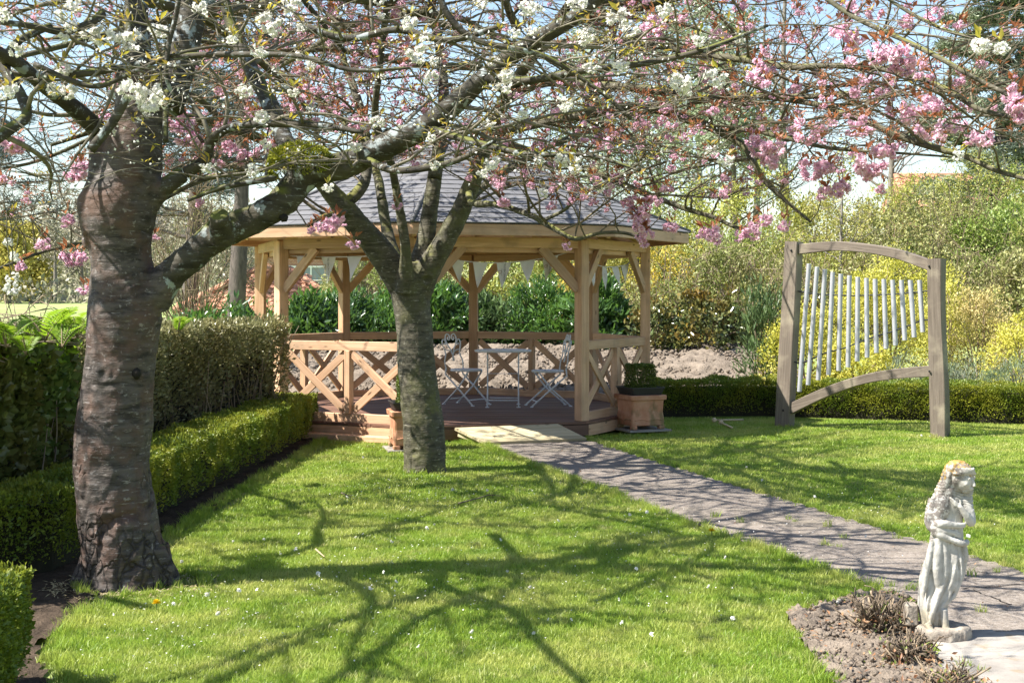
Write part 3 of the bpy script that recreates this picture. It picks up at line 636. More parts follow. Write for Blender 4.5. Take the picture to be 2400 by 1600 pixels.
# bunting along three sides
def font_mesh(txt, size):
    c = bpy.data.curves.new('lettering', 'FONT'); c.body = txt; c.size = size; c.align_x = 'CENTER'; c.align_y = 'CENTER'; c.resolution_u = 2
    o = bpy.data.objects.new('lettering', c); COL.objects.link(o); bpy.context.view_layer.update()
    me = bpy.data.meshes.new_from_object(o.evaluated_get(bpy.context.evaluated_depsgraph_get())); bpy.data.objects.remove(o); return me
LET = font_mesh('MONCHESTEL', .031); LET2 = font_mesh('MONCHESTEL', .012)
def bunting(A, B, zA, zB, sag, n, label, off, words, start=.06, end=.94):
    A = np.array([A[0], A[1], zA]); B = np.array([B[0], B[1], zB]); b = thing('bunting', label, 'bunting', A, 'strings of white bunting on the gazebo')
    t = np.linspace(0, 1, 40)[:, None]; line = A + (B - A) * t - [0, 0, 1] * (4 * sag * t * (1 - t)); V, Q = tube(line, .006, 5); put('string', quadmesh('string', V, Q), MATS['flag'], b)
    d = unit(B - A); d[2] = 0; nrm = np.array([d[1], -d[0], 0])
    def at(s): return A + (B - A) * s - np.array([0, 0, 4 * sag * s * (1 - s)])
    L = np.linalg.norm(B - A); ts = np.linspace(start, end, n)
    for i, s in enumerate(ts):
        hw = .088 / L; p, q = at(s - hw), at(s + hw); tip = (p + q) / 2 + [0, 0, -.265 + rng.uniform(-.02, .02)] + nrm * rng.uniform(-.09, .09) + d * rng.uniform(-.05, .06)
        rows = []; m = 7
        for r in range(m):
            f = r / (m - 1) * .985; l, rr = p + (tip - p) * f, q + (tip - q) * f
            for c in range(5): g = c / 4; rows.append(l + (rr - l) * g + nrm * (.014 * math.sin(3 * g + 5 * f + i) * (1 - f * .4)))
        V = np.array(rows); Q = np.array([[r * 5 + c, r * 5 + c + 1, r * 5 + c + 6, r * 5 + c + 5] for r in range(m - 1) for c in range(4)])
        V2 = np.vstack([V, V + nrm * .0012]); fl = put('flag', mesh('flag', V2, np.vstack([Q[:, ::-1], Q + len(V)])), MATS['flag'], b, smooth_=True)
        if i in words:                       # print runs up the flag
            ax = unit((p + q) / 2 - tip); ay = -unit(q - p); az = np.cross(ax, ay)
            if np.dot(az, nrm) < 0: ay = -ay; az = -az
            for me, off2 in ((LET, .012), (LET2, -.022)):
                M = Matrix((ax, ay, az)).transposed().to_4x4(); M.translation = Vector((p + q) / 2 - ax * .105 + nrm * .020 - ay * off2); put('lettering', me, MATS['print'], fl, M)
            hx = [(math.cos(R(60 * j + 10)), math.sin(R(60 * j + 10))) for j in range(6)]; hv = [(a * .02, c * .02, 0) for a, c in hx] + [(a * .015, c * .015, 0) for a, c in hx]
            M = Matrix((ax, ay, az)).transposed().to_4x4(); M.translation = Vector((p + q) / 2 - ax * .10 + nrm * .020 + ay * .042)
            put('emblem', mesh('emblem', hv, [(j, (j + 1) % 6, (j + 1) % 6 + 6, j + 6) for j in range(6)]), MATS['print_o'], fl, M)
H_, E_ = gv(0, GR - .12), gv(1, GR - .12)
bunting(H_, E_, 1.99, 2.03, .12, 5, 'white pennant bunting hung across the open front of the gazebo', 0, (2, 4), .22, .84)
bunting(gv(1, GR - .1), gv(2, GR - .1), 1.98, 1.97, .11, 6, 'white pennant bunting on the right hand side of the gazebo', 0, (0, 2), .1, .97)
bunting(gv(7, GR - .12), gv(0, GR - .12), 1.98, 2.0, .03, 5, 'white pennant bunting on the left front side of the gazebo, half hidden by a tree', 0, (1, 3), .1, .9)

# bistro table and two folding chairs on the deck
WH = MATS['white']
def tubes_obj(name, specs, parent, mat=WH, sides=6):
    V, Q = join([tube(p, r, sides) for p, r in specs]); return put(name, quadmesh(name, V, Q), mat, parent, smooth_=True)
def lathe(name, prof, n, mat, parent, M=None, smooth_=True):
    a = np.linspace(0, 2 * np.pi, n, endpoint=False); pr = np.array(prof); V = np.stack([pr[:, None, 0] * np.cos(a), pr[:, None, 0] * np.sin(a), np.repeat(pr[:, 1:], n, 1)], -1).reshape(-1, 3)
    i = np.arange(len(pr) - 1)[:, None] * n; j = np.arange(n)[None]; Q = np.stack([i + j, i + (j + 1) % n, i + n + (j + 1) % n, i + n + j], -1).reshape(-1, 4)
    return put(name, mesh(name, V, Q), mat, parent, M, smooth_=smooth_)
tc = np.array([-.11, 17.5, DZ]); tb = thing('bistro_table', 'round white metal bistro table between two white chairs', 'table', tc)
lathe('table_top', [(0, .672), (.325, .672), (.345, .668), (.352, .678), (.349, .692), (.335, .694), (.32, .689), (0, .689)], 40, WH, tb, Matrix.Translation(Vector(tc)))
for sx in (-.19, .19):
    for sy in (-1, 1):
        tubes_obj('leg', [(tc + np.array([[sx, -sy * .17, .67], [sx, 0, .36], [sx, sy * .24, .012]]), .0085)], tb)
        put('foot', box(.045, .03, .012), WH, tb, Matrix.Translation(Vector(tc + [sx, sy * .24, .006])))
for sy in (-1, 1): tubes_obj('stretcher', [(tc + np.array([[-.19, sy * .20, .085], [.19, sy * .20, .085]]), .007)], tb)
tubes_obj('stretcher', [(tc + np.array([[-.19, 0, .40], [.19, 0, .40]]), .005)], tb)
def make_chair(label, c, ang):
    """local x: the way the chair faces"""
    t = thing('bistro_chair', label, 'chair', c, 'white bistro chairs on the gazebo deck')
    def Wd(p): p = np.asarray(p, float); ca, sa = math.cos(ang), math.sin(ang); return np.stack([c[0] + p[..., 0] * ca - p[..., 1] * sa, c[1] + p[..., 0] * sa + p[..., 1] * ca, c[2] + p[..., 2]], -1)
    Mc = Matrix.Translation(Vector(c)) @ Matrix.Rotation(ang, 4, 'Z')
    lathe('seat', [(0, .425), (.175, .425), (.195, .418), (.203, .43), (.2, .442), (.185, .445), (.165, .438), (0, .438)], 32, WH, t, Mc)
    for sy in (-1, 1):
        tubes_obj('leg', [(Wd([[-.19, sy * .165, .46], [-.20, sy * .165, .38], [.0, sy * .165, .215], [.235, sy * .165, .01]]), .0115)], t)
        tubes_obj('leg', [(Wd([[.14, sy * .135, .42], [.0, sy * .135, .23], [-.25, sy * .135, .01]]), .0115)], t)
        for px_, yy in ((.24, .165), (-.255, .135)): put('foot', box(.035, .03, .012), WH, t, Matrix.Translation(Vector(Wd([px_, sy * yy, .006]))) @ Matrix.Rotation(ang, 4, 'Z'))
    tubes_obj('stretcher', [(Wd([[.17, -.165, .07], [.17, .165, .07]]), .008)], t); tubes_obj('stretcher', [(Wd([[-.19, -.135, .07], [-.19, .135, .07]]), .008)], t)
    sp = []
    def bk(y, z): return (-.19 - (z - .45) * .18, y, z)
    def curve(yz, r=.0085, n=26):
        q = spline(yz, n); sp.append((Wd([bk(a, b) for a, b in q]), r))
    for s in (-1, 1):
        curve([(s * .165, .45), (s * .175, .54), (s * .135, .62), (s * .15, .69), (s * .175, .745), (s * .165, .80), (s * .125, .805), (s * .105, .765), (s * .125, .745), (s * .14, .762)])
        curve([(0, .60), (s * .03, .68), (s * .085, .755), (s * .105, .83), (s * .075, .875), (s * .03, .865), (s * .018, .825), (s * .04, .80), (s * .062, .818), (s * .05, .838)])
        curve([(0, .62), (s * .05, .665), (s * .11, .68), (s * .145, .675)], .007, 12)
        curve([(0, .60), (s * .012, .57), (s * .005, .54)], .008, 6)
    tubes_obj('backrest', sp, t, sides=6)
    return t
make_chair('white folding bistro chair left of the table, turned towards the camera', np.array([-.57, 17.74, DZ]), R(-38))
make_chair('white folding bistro chair right of the table, seen from the side', np.array([.44, 17.5, DZ]), R(192))

# ------------------------------------------------------------------ terracotta planters with clipped box
def square_ring(name, prof, mat, parent, M, rnd=.02):
    """square section lofted up a profile of (half width, z)"""
    V, n = [], 0
    for hw, z in prof:
        r = rnd; c = []
        for sx, sy, a0 in ((1, 1, 0), (-1, 1, 90), (-1, -1, 180), (1, -1, 270)):
            for da in (0, 45, 90): a = R(a0 + da); c.append((sx * (hw - r) + r * math.cos(a), sy * (hw - r) + r * math.sin(a), z))
        V += c; n = len(c)
    m = len(prof); Q = [(i * n + j, i * n + (j + 1) % n, (i + 1) * n + (j + 1) % n, (i + 1) * n + j) for i in range(m - 1) for j in range(n)]
    Q += [tuple(range(n))[::-1], tuple(range((m - 1) * n, m * n))]
    return put(name, mesh(name, V, Q), mat, parent, M)
def planter(label, loc, rz, plantlabel):
    t = thing('planter', label, 'planter', loc, 'square terracotta planters by the gazebo ramp'); M = Matrix.Translation(Vector(loc)) @ Matrix.Rotation(rz, 4, 'Z')
    put('base_slab', box(.52, .52, .02, (0, 0, .012)), MATS['slab'], t, M)
    for sx in (-1, 1):
        for sy in (-1, 1):
            fo = put('foot', box(.07, .07, .045, (sx * .17, sy * .17, .045), .01), MATS['terracotta'], t, M)
    square_ring('pot', [(.185, .062), (.200, .07), (.203, .13), (.192, .22), (.198, .335), (.200, .345), (.222, .352), (.226, .395), (.214, .402), (.190, .402), (.186, .36)], MATS['terracotta'], t, M)
    # moulded swag near the foot of each side
    for k in range(4):
        a = np.linspace(-.17, .17, 20); z = .115 + .022 * np.abs(np.sin(a * 16)) ; V, Q = tube(np.stack([a, np.full(20, -.2025), z], -1), .006, 5)
        put('swag', quadmesh('swag', V, Q), MATS['terracotta'], t, M @ Matrix.Rotation(R(90 * k), 4, 'Z'), smooth_=True)
    square_ring('tray', [(.168, .37), (.205, .475), (.212, .478), (.212, .488), (.200, .488), (.170, .44), (.0205, .44)], MATS['tray'], t, M)
    p = thing('potted_box', plantlabel, 'shrub', (loc[0], loc[1], loc[2] + .44), 'clipped box plants in the planters')
    n = 5200; q = rng.uniform(-1, 1, (n, 3)); ax = rng.integers(0, 3, n); sg = np.where(rng.uniform(size=n) < .5, -1, 1); dep = 1 - np.abs(rng.normal(0, .14, n)); q[np.arange(n), ax] = sg * dep
    nrm = np.zeros((n, 3)); nrm[np.arange(n), ax] = sg; q = q * (1 + .06 * vnoise(q * 4)[:, None]); q[:, 2] = (q[:, 2] + 1) / 2
    pos = q * [.128, .128, .27] + [0, 0, .01]; d = unit(nrm + rdir(n) * .9 + [0, 0, .35]); put('foliage', leafmesh('foliage', pos, d, unit(nrm + rdir(n) * .8), rng.uniform(.016, .028, n), .013), MATS['box_dark'], p, Matrix.Translation(Vector((loc[0], loc[1], loc[2] + .45))) @ Matrix.Rotation(rz, 4, 'Z'), kind='stuff')
    tubes_obj('stem', [(np.array([[loc[0], loc[1], loc[2] + .42], [loc[0] + .01, loc[1], loc[2] + .6]]), .012)] + [(np.array([[loc[0], loc[1], loc[2] + .5], np.array(loc) + [math.cos(a) * .1, math.sin(a) * .1, .68]]), .005) for a in np.linspace(0, 6, 7)], p, MATS['stem'])
    return t
planter('stained terracotta planter on the lawn right of the ramp, holding a clipped box plant', (1.44, 15.97, .03), R(22), 'small clipped box plant in the right hand terracotta planter')
planter('pale terracotta planter half hidden behind the trunk in the middle of the lawn', (-1.005, 14.2, 0), R(12), 'small clipped box plant in the planter behind the middle trunk')

# ------------------------------------------------------------------ garden chime: oak frame with hanging tubes
cl, cr = G(1840, 1000), G(2203, 1024); cdv = unit(cr - cl); cn = np.array([cdv[1], -cdv[0], 0])
def onplane(px, py, off=0.0):
    o = cl + cn * off; u = (px - 1200) / F
    # point (u d, d) on the line o + s*cdv
    s = (o[0] - u * o[1]) / (u * cdv[1] - cdv[0]); d = o[1] + s * cdv[1]
    return np.array([u * d, d, HC - (py - HZ) / F * d])
ch = thing('garden_chime', 'tall weathered oak frame of hanging metal chime tubes on the lawn', 'chime frame', (cl + cr) / 2)
def timber(name, pts, wid, thk, mat=MATS['oak']):
    """a sawn, curved timber through points on the frame's plane"""
    p = np.asarray(pts, float); n = len(p); t = unit(np.gradient(p, axis=0)); up = np.cross(t, cn); up *= np.sign(up[:, 2:].sum()) or 1
    wd = np.broadcast_to(np.asarray(wid, float), (n,))[:, None] / 2; th = np.broadcast_to(np.asarray(thk, float), (n,))[:, None] / 2; b = .006
    ring = [p + up * (wd - b) + cn * th, p + up * wd + cn * (th - b), p + up * wd - cn * (th - b), p + up * (wd - b) - cn * th, p - up * (wd - b) - cn * th, p - up * wd - cn * (th - b), p - up * wd + cn * (th - b), p - up * (wd - b) + cn * th]
    V = np.stack(ring, 1).reshape(-1, 3); i = np.arange(n - 1)[:, None] * 8; j = np.arange(8)[None]
    Q = [tuple(q) for q in np.stack([i + j, i + (j + 1) % 8, i + 8 + (j + 1) % 8, i + 8 + j], -1).reshape(-1, 4)] + [tuple(range(8))[::-1], tuple(range((n - 1) * 8, n * 8))]
    # grain: local X along the timber
    x = unit(p[-1] - p[0]); z = unit(np.cross(x, cn)); y = np.cross(z, x); M = Matrix((x, y, z)).transposed().to_4x4(); M.translation = Vector(p.mean(0)); Mi = M.inverted()
    return put(name, mesh(name, [tuple(Mi @ Vector(v)) for v in V], Q), mat, ch, M)
timber('post', spline([onplane(1838, 1010), onplane(1846, 850), onplane(1855, 700), onplane(1861, 566)], 12), np.linspace(.185, .165, 12), .15)
pr = spline([onplane(2204, 1034), onplane(2201, 900), onplane(2196, 760), onplane(2195, 606)], 16)
timber('post', pr, .165 + .012 * np.sin(np.linspace(0, 6, 16)), .15 - .02 * np.sin(np.linspace(0, 3.1, 16)))
timber('top_rail', spline([onplane(1876, 584), onplane(1960, 577), onplane(2040, 583), onplane(2110, 597), onplane(2182, 622)], 22), np.array([.10 + .015 * abs(t) for t in np.linspace(-1, 1, 22)]), .10)
timber('bottom_rail', spline([onplane(1854, 958), onplane(1930, 922), onplane(2010, 893), onplane(2090, 877), onplane(2184, 869)], 22), np.array([.10 + .02 * abs(t) for t in np.linspace(-1, 1, 22)]), .10)
for px_, py in ((1862, 587), (2184, 624), (2185, 869), (1843, 960)): lathe('bolt', [(0, .012), (.010, .012), (.013, 0)], 8, MATS['bolt'], ch, Matrix.Translation(Vector(onplane(px_, py) + cn * .078)) @ Vector(cn).to_track_quat('Z', 'Y').to_matrix().to_4x4())
tops = [(357, 240), (416, 262), (472, 280), (528, 300), (586, 312), (648, 324), (709, 335), (771, 343), (833, 350), (896, 351), (959, 357), (1022, 358), (1086, 358), (1153, 358)]
bots = [(287, 1160), (350, 1112), (423, 1077), (497, 1040), (570, 1010), (638, 985), (704, 942), (776, 915), (843, 882), (912, 852), (980, 828), (1047, 792), (1115, 770), (1177, 733)]
zc = lambda q: (1780 + q[0] * .3253, 540 + q[1] * .3253)
for a, b in zip(tops, bots):
    A, B = onplane(*zc(a)), onplane(*zc(b)); t = unit(A - B)
    V, Q = tube(np.array([B, B + t * .002, A - t * .002, A]), .0265, 18, cap=False); V2, Q2 = tube(np.array([B - t * .0, A]), .0225, 18, cap=False)
    i = np.arange(18); nV = len(V); j1 = (i + 1) % 18
    rim = np.vstack([np.stack([i, nV + i, nV + j1, j1], -1), np.stack([54 + i, 54 + j1, nV + 18 + j1, nV + 18 + i], -1)])
    put('chime_tube', mesh('chime_tube', np.vstack([V, V2]), np.vstack([Q, Q2[:, ::-1] + nV, rim])), MATS['alu'], ch, smooth_=True)
for pts in ([(270, 437), (420, 458), (560, 466), (700, 469), (900, 463), (1060, 452), (1228, 434)], [(240, 943), (280, 952), (330, 945), (480, 880), (600, 850), (800, 775), (950, 730), (1140, 660), (1160, 645), (1230, 645)]):
    V, Q = tube(spline([onplane(*zc(p), off=.012 * (-1) ** k) for k, p in enumerate(pts)], 60), .0085, 6); put('rope', quadmesh('rope', V, Q), MATS['rope'], ch, smooth_=True)

# mallets lying on the grass
def mallet(label, a, b, z=.03):
    t = thing('mallet', label, 'mallet', (a[0], a[1], 0), 'chime mallets on the lawn')
    A, B = np.array([a[0], a[1], z]), np.array([b[0], b[1], z - .005]); tubes_obj('handle', [(np.array([A, B]), .011)], t, MATS['stick'], 8)
    bm = bmesh.new(); bmesh.ops.create_uvsphere(bm, u_segments=12, v_segments=8, radius=.030); me = bpy.data.meshes.new('ball'); bm.to_mesh(me); bm.free()
    put('ball', me, MATS['stick'], t, Matrix.Translation(Vector(A)), smooth_=True)
mallet('wooden mallet with its handle pointing right towards the chime frame', G(1674, 993), G(1742, 991), .045)
mallet('wooden mallet lying under the other, its handle pointing to the front', G(1690, 996), G(1716, 1007), .03)

# ------------------------------------------------------------------ statue
SC = 6.1e-4; sb = np.array([(2208 - 1200) / F * 6.39, 6.39, .012])
def sx(v): return (v - 500) * SC
def szv(v): return (1430 - v) * 6.0e-4 - .012
def applied(o, vox, smooth_n=2):
    m = o.modifiers.new('r', 'REMESH'); m.mode = 'VOXEL'; m.voxel_size = vox
    s = o.modifiers.new('s', 'SMOOTH'); s.iterations = smooth_n; s.factor = .5
    bpy.context.view_layer.update(); me = bpy.data.meshes.new_from_object(o.evaluated_get(bpy.context.evaluated_depsgraph_get())); o.modifiers.clear(); return me
def coords(me): a = np.empty(len(me.vertices) * 3, np.float32); me.vertices.foreach_get('co', a); return a.reshape(-1, 3).astype(float)
def normals(me): a = np.empty(len(me.vertices) * 3, np.float32); me.vertices.foreach_get('normal', a); return a.reshape(-1, 3).astype(float)
def setco(me, c): me.vertices.foreach_set('co', np.asarray(c, np.float32).ravel()); me.update()
def sphere(c, r, seg=20):
    bm = bmesh.new(); bmesh.ops.create_uvsphere(bm, u_segments=seg, v_segments=seg // 2 + 2, radius=1)
    V = np.array([v.co[:] for v in bm.verts]) * r + c; Q = np.array([[f.verts[i].index if i < len(f.verts) else f.verts[-1].index for i in range(4)] for f in bm.faces]); bm.free(); return V, Q
rows = [(1335, 345, 535, .046), (1290, 345, 530, .052), (1150, 330, 545, .064), (1000, 342, 638, .070), (900, 360, 660, .071), (800, 390, 672, .069), (700, 408, 655, .060), (620, 422, 652, .054), (560, 430, 650, .050), (500, 450, 650, .047), (440, 438, 658, .047), (385, 430, 672, .044), (345, 475, 668, .038), (310, 555, 660, .026), (270, 575, 655, .024)]
rr = spline([(szv(a), (sx(b) + sx(c)) / 2, (sx(c) - sx(b)) / 2, ry) for a, b, c, ry in rows], 90); na = 96; th = np.linspace(0, 2 * np.pi, na, endpoint=False)
V = []
for z, cx, rx, ry in rr:
    lowf = smooth(np.array(z), .50, .30) * 1.0; f = 1 + lowf * (.085 * np.sin(11 * th + z * 9) * np.abs(np.sin(2.5 * th + 1 + z * 2)) + .035 * np.sin(23 * th - z * 22)) + (1 - lowf) * .012 * np.sin(14 * th + z * 60)
    V.append(np.stack([cx + rx * f * np.cos(th), ry * f * np.sin(th), np.full(na, z)], -1))
V = np.concatenate(V); n = len(rr); i = np.arange(n - 1)[:, None] * na; j = np.arange(na)[None]; Q = np.stack([i + j, i + (j + 1) % na, i + na + (j + 1) % na, i + na + j], -1).reshape(-1, 4)
V = np.vstack([V, [rr[0][1], 0, rr[0][0]], [rr[-1][1], 0, rr[-1][0]]]); j = np.arange(na); j2 = (j + 1) % na; e = (n - 1) * na
Q = np.vstack([Q, np.stack([j2, j, np.full(na, len(V) - 2), np.full(na, len(V) - 2)], -1), np.stack([e + j, e + j2, np.full(na, len(V) - 1), np.full(na, len(V) - 1)], -1)])
parts = [(V, Q)]
def limb(pts, seg=24, sides=14):
    q = spline([(sx(a), y, szv(b), r) for a, b, y, r in pts], seg); parts.append(tube(q[:, :3], q[:, 3], sides))
limb([(650, 374, -.010, .025), (678, 440, -.022, .025), (692, 535, -.042, .023), (655, 495, -.064, .018), (608, 432, -.070, .013), (590, 412, -.068, .012)])      # her left arm, folded to the breast
limb([(440, 382, -.008, .027), (412, 470, -.020, .028), (402, 560, -.036, .026), (440, 592, -.060, .022), (500, 602, -.066, .016), (560, 612, -.066, .012)])       # her right arm, across the waist in the cloth
for q, (fx, fy) in enumerate([(520, 352), (526, 366), (533, 381), (545, 396)]): limb([(592, 408 + q * 5, -.066, .0066), (562, 385 + q * 7, -.070, .0064), (fx + 14, fy + 4, -.064, .0055), (fx, fy, -.058, .0042)], 10, 8)
limb([(600, 405, -.066, .0062), (604, 385, -.068, .0058), (598, 366, -.064, .0046)], 8, 8)                                                     # thumb
for q in range(4): limb([(555, 604 + q * 8, -.068, .0062), (585, 612 + q * 8, -.072, .0055), (608, 622 + q * 8, -.068, .0046)], 8, 8)
limb([(560, 602, -.071, .006), (578, 592, -.072, .005)], 6, 8)
# cloth: roll at the waist, swag over the hip and the long hanging folds
limb([(415, 600, -.045, .022), (455, 625, -.066, .020), (520, 655, -.070, .014), (610, 690, -.070, .013), (668, 690, -.03, .014)])
limb([(412, 560, -.05, .02), (470, 545, -.072, .018), (560, 555, -.07, .014), (640, 560, -.05, .012)])
limb([(640, 690, -.030, .012), (648, 760, -.034, .016), (664, 830, -.030, .010)])
for xs_, zs in (((445, 440, 432, 440, 462), .024), ((480, 490, 492, 485, 470), .018), ((540, 560, 575, 580, 570), .009), ((590, 600, 612, 610, 590), .008), ((405, 385, 365, 350, 345), .015), ((515, 520, 530, 520, 480), .008)):
    limb([(x, y, -.054 - .006 * math.sin(k * .8), zs * (.78 + .22 * math.sin(k)) * (.25 if k == 5 else 1)) for k, (x, y) in enumerate(zip(xs_ + (xs_[-1] * 2 - xs_[-2],), (660, 760, 860, 960, 1040, 1120)))])
limb([(500, 900, -.050, .006), (470, 1010, -.062, .013), (430, 1100, -.068, .013), (400, 1200, -.07, .012), (395, 1280, -.05, .01)]); limb([(600, 900, -.045, .005), (560, 1000, -.056, .008), (500, 1120, -.060, .008), (420, 1230, -.052, .008), (390, 1290, -.04, .008)]); limb([(630, 920, -.03, .004), (600, 1010, -.044, .007), (540, 1110, -.054, .007), (450, 1190, -.058, .007), (400, 1240, -.045, .005)])
limb([(480, 1180, -.055, .020), (490, 1260, -.058, .018), (500, 1325, -.066, .015), (545, 1340, -.085, .012)])    # foot
limb([(370, 1290, -.05, .018), (385, 1330, -.075, .014), (395, 1338, -.09, .012)])
# neck, head, face, hair
limb([(600, 330, -.005, .026), (612, 270, -.012, .025), (618, 235, -.018, .03)])
hc = np.array([sx(622), -.020, szv(192)]); fd = unit(np.array([.62, -.72, -.30])); side_ = unit(np.cross(fd, [0, 0, 1])); upv = np.cross(side_, fd)
parts.append(sphere(hc, np.array([.058, .056, .062]))); parts.append(sphere(hc + fd * .026 - upv * .014, np.array([.044, .044, .050]))); parts.append(sphere(hc + fd * .046 - upv * .050, .019))
def face(f, s, u, r): parts.append(sphere(hc + fd * f + side_ * s + upv * u, np.asarray(r, float), 10))
nl = [hc + fd * a + upv * b for a, b in ((.066, .006), (.076, -.008), (.083, -.021))]; parts.append(tube(np.array(nl), [.005, .006, .008], 8))
for s in (-1, 1): face(.060, s * .019, .010, .007); face(.052, s * .024, -.018, .014)
face(.071, 0, -.036, (.011, .011, .005)); face(.069, 0, -.045, (.009, .009, .005))
for o_, r_ in (((-.022, .016, -.018), (.056, .048, .070)), ((-.052, .012, -.085), (.044, .040, .070)), ((-.085, .0, -.145), (.044, .042, .062)), ((-.108, .0, -.185), (.040, .044, .050)), ((.034, .020, -.06), (.032, .034, .070)), ((.036, .014, -.13), (.026, .030, .075)), ((-.01, .01, .015), (.060, .055, .052))): parts.append(sphere(hc + np.array(o_), np.array(r_)))
def hair(pts, r): q = spline([(hc[0] + a, hc[1] + b, hc[2] + c, r * w) for a, b, c, w in pts], 22); parts.append(tube(q[:, :3], q[:, 3], 10))
for k in range(7):
    t = k / 6; hair([(-.01 + .03 * t, -.02 + .03 * t, .055, .7), (-.045, -.025 + .04 * t, .03, 1), (-.062 - .01 * t, -.015 + .035 * t, -.03, 1), (-.085 - .012 * t, .0 + .03 * t, -.095, 1.1), (-.105 - .012 * t, .0 + .03 * t, -.16, 1.1), (-.098, .005 + .03 * t, -.215, .8)], .0145)
for k in range(5):
    t = k / 4; hair([(.01, -.015 + .03 * t, .055, .7), (.045, -.005 + .03 * t, .02, 1), (.052, .005 + .025 * t, -.05, 1), (.040, .012 + .02 * t, -.12, 1.1), (.046, .0 + .02 * t, -.185, .9), (.038, 0 + .02 * t, -.22, .6)], .013)
for k in range(6): hair([(-.035 + .014 * k, -.052 - .003 * k, .038, 1), (-.02 + .013 * k, -.06, .015, .8), (-.045 + .02 * k, -.045, .01, .6)], .009)
V, Q = join(parts); V = V * [1.0, .96, 1] + [.0, 0, 0]; tmp = put('figure', quadmesh('figure', V, Q)); me = applied(tmp, .0034, 6); bpy.data.objects.remove(tmp)
c = coords(me); nn = normals(me); amp = .0012 * fbm(c * 45, 3) + .0016 * smooth(c[:, 2], .52, .60) * np.sin(c[:, 2] * 420 + vnoise(c * 22) * 7) * (c[:, 1] > hc[1] - .02); setco(me, c + nn * amp[:, None])
st = thing('statue', 'small weathered stone statue of a robed woman with bowed head beside the path', 'statue', sb)
put('figure', me, MATS['stone'], st, Matrix.Translation(Vector(sb)), smooth_=True)
V, Q = tube(np.array([[0, 0, -.01], [0, 0, .006], [0, 0, .046], [0, 0, .058]]), [.118, .126, .122, .108], 10); V[:, 0] *= 1.05; tmp = put('base', quadmesh('base', V, Q)); me = applied(tmp, .006, 3); bpy.data.objects.remove(tmp)
c = coords(me); setco(me, c + normals(me) * (.004 * fbm(c * 30, 4))[:, None]); put('base', me, MATS['roughstone'], st, Matrix.Translation(Vector(sb)), smooth_=True)
me = box(.055, .06, .10, (-.135, .0, .100), .008); put('tree_stump_support', me, MATS['roughstone'], st, Matrix.Translation(Vector(sb + [.0, .02, 0])))

# pruned stumps beside the statue: bundles of cut dry stems
def pruned(label, c, r, n, h, g):
    t = thing('pruned_shrub', label, 'shrub', (*c, 0), 'cut back shrubs in the front bed'); dark, pale = [], []
    for k in range(n):
        a = g.uniform(0, 6.28); rad0 = r * .55 * g.uniform(0, 1) ** .7; b = np.array([c[0] + math.cos(a) * rad0, c[1] + math.sin(a) * rad0, 0.0]); a2 = a + g.normal(0, .7); o = np.array([math.cos(a2), math.sin(a2), 0]) * r * g.uniform(.05, .95) ** 1.2; hh = h * g.uniform(.25, 1.0) ** .8 * (1.15 - .4 * rad0 / r)
        pts = spline([b, b + o * .45 + [0, 0, hh * .5] + g.normal(0, .014, 3), b + o + [0, 0, hh] + g.normal(0, .022, 3)], 6); th = g.uniform(.0022, .0075); (pale if g.uniform() < .3 else dark).append((pts, np.linspace(1, .75, 6) * th))
        for j in range(g.integers(0, 3)):
            m = pts[g.integers(2, 6)]; e = m + unit(o + g.normal(0, .09, 3) + [0, 0, .05]) * g.uniform(.02, .08); (pale if g.uniform() < .5 else dark).append((spline([m, (m + e) / 2 + g.normal(0, .008, 3), e], 4), g.uniform(.0012, .003)))
    tubes_obj('stem', dark, t, MATS['core2'], 5)['kind'] = 'stuff'; tubes_obj('dry_stem', pale, t, MATS['drystem'], 5)['kind'] = 'stuff'
    m = 170; p = np.column_stack([g.normal(c[0], r * .6, m), g.normal(c[1], r * .6, m), g.uniform(.01, h * .6, m)]); put('leaf', leafmesh('leaf', p, rdir(m, g), rdir(m, g), g.uniform(.015, .035, m), .013), MATS['deadleaf'], t, kind='stuff')
    m = 70; p = np.column_stack([g.normal(c[0], r * .5, m), g.normal(c[1], r * .5, m), g.uniform(.01, h * .8, m)]); put('shoot', leafmesh('shoot', p, unit(rdir(m, g) + [0, 0, 1]), rdir(m, g), .022, .010), MATS['scrub_g'], t, kind='stuff')
g_ = np.random.default_rng(12)
pruned('dense clump of cut brown stems behind and left of the statue', G(2065, 1485)[:2], .15, 150, .17, g_)
pruned('dry clump of cut pale stems directly left of the statue base', G(2128, 1556)[:2], .11, 100, .115, g_)
pruned('low spiky clump of dead stems at the bottom edge right of the bed', G(2225, 1612)[:2], .12, 60, .075, g_)

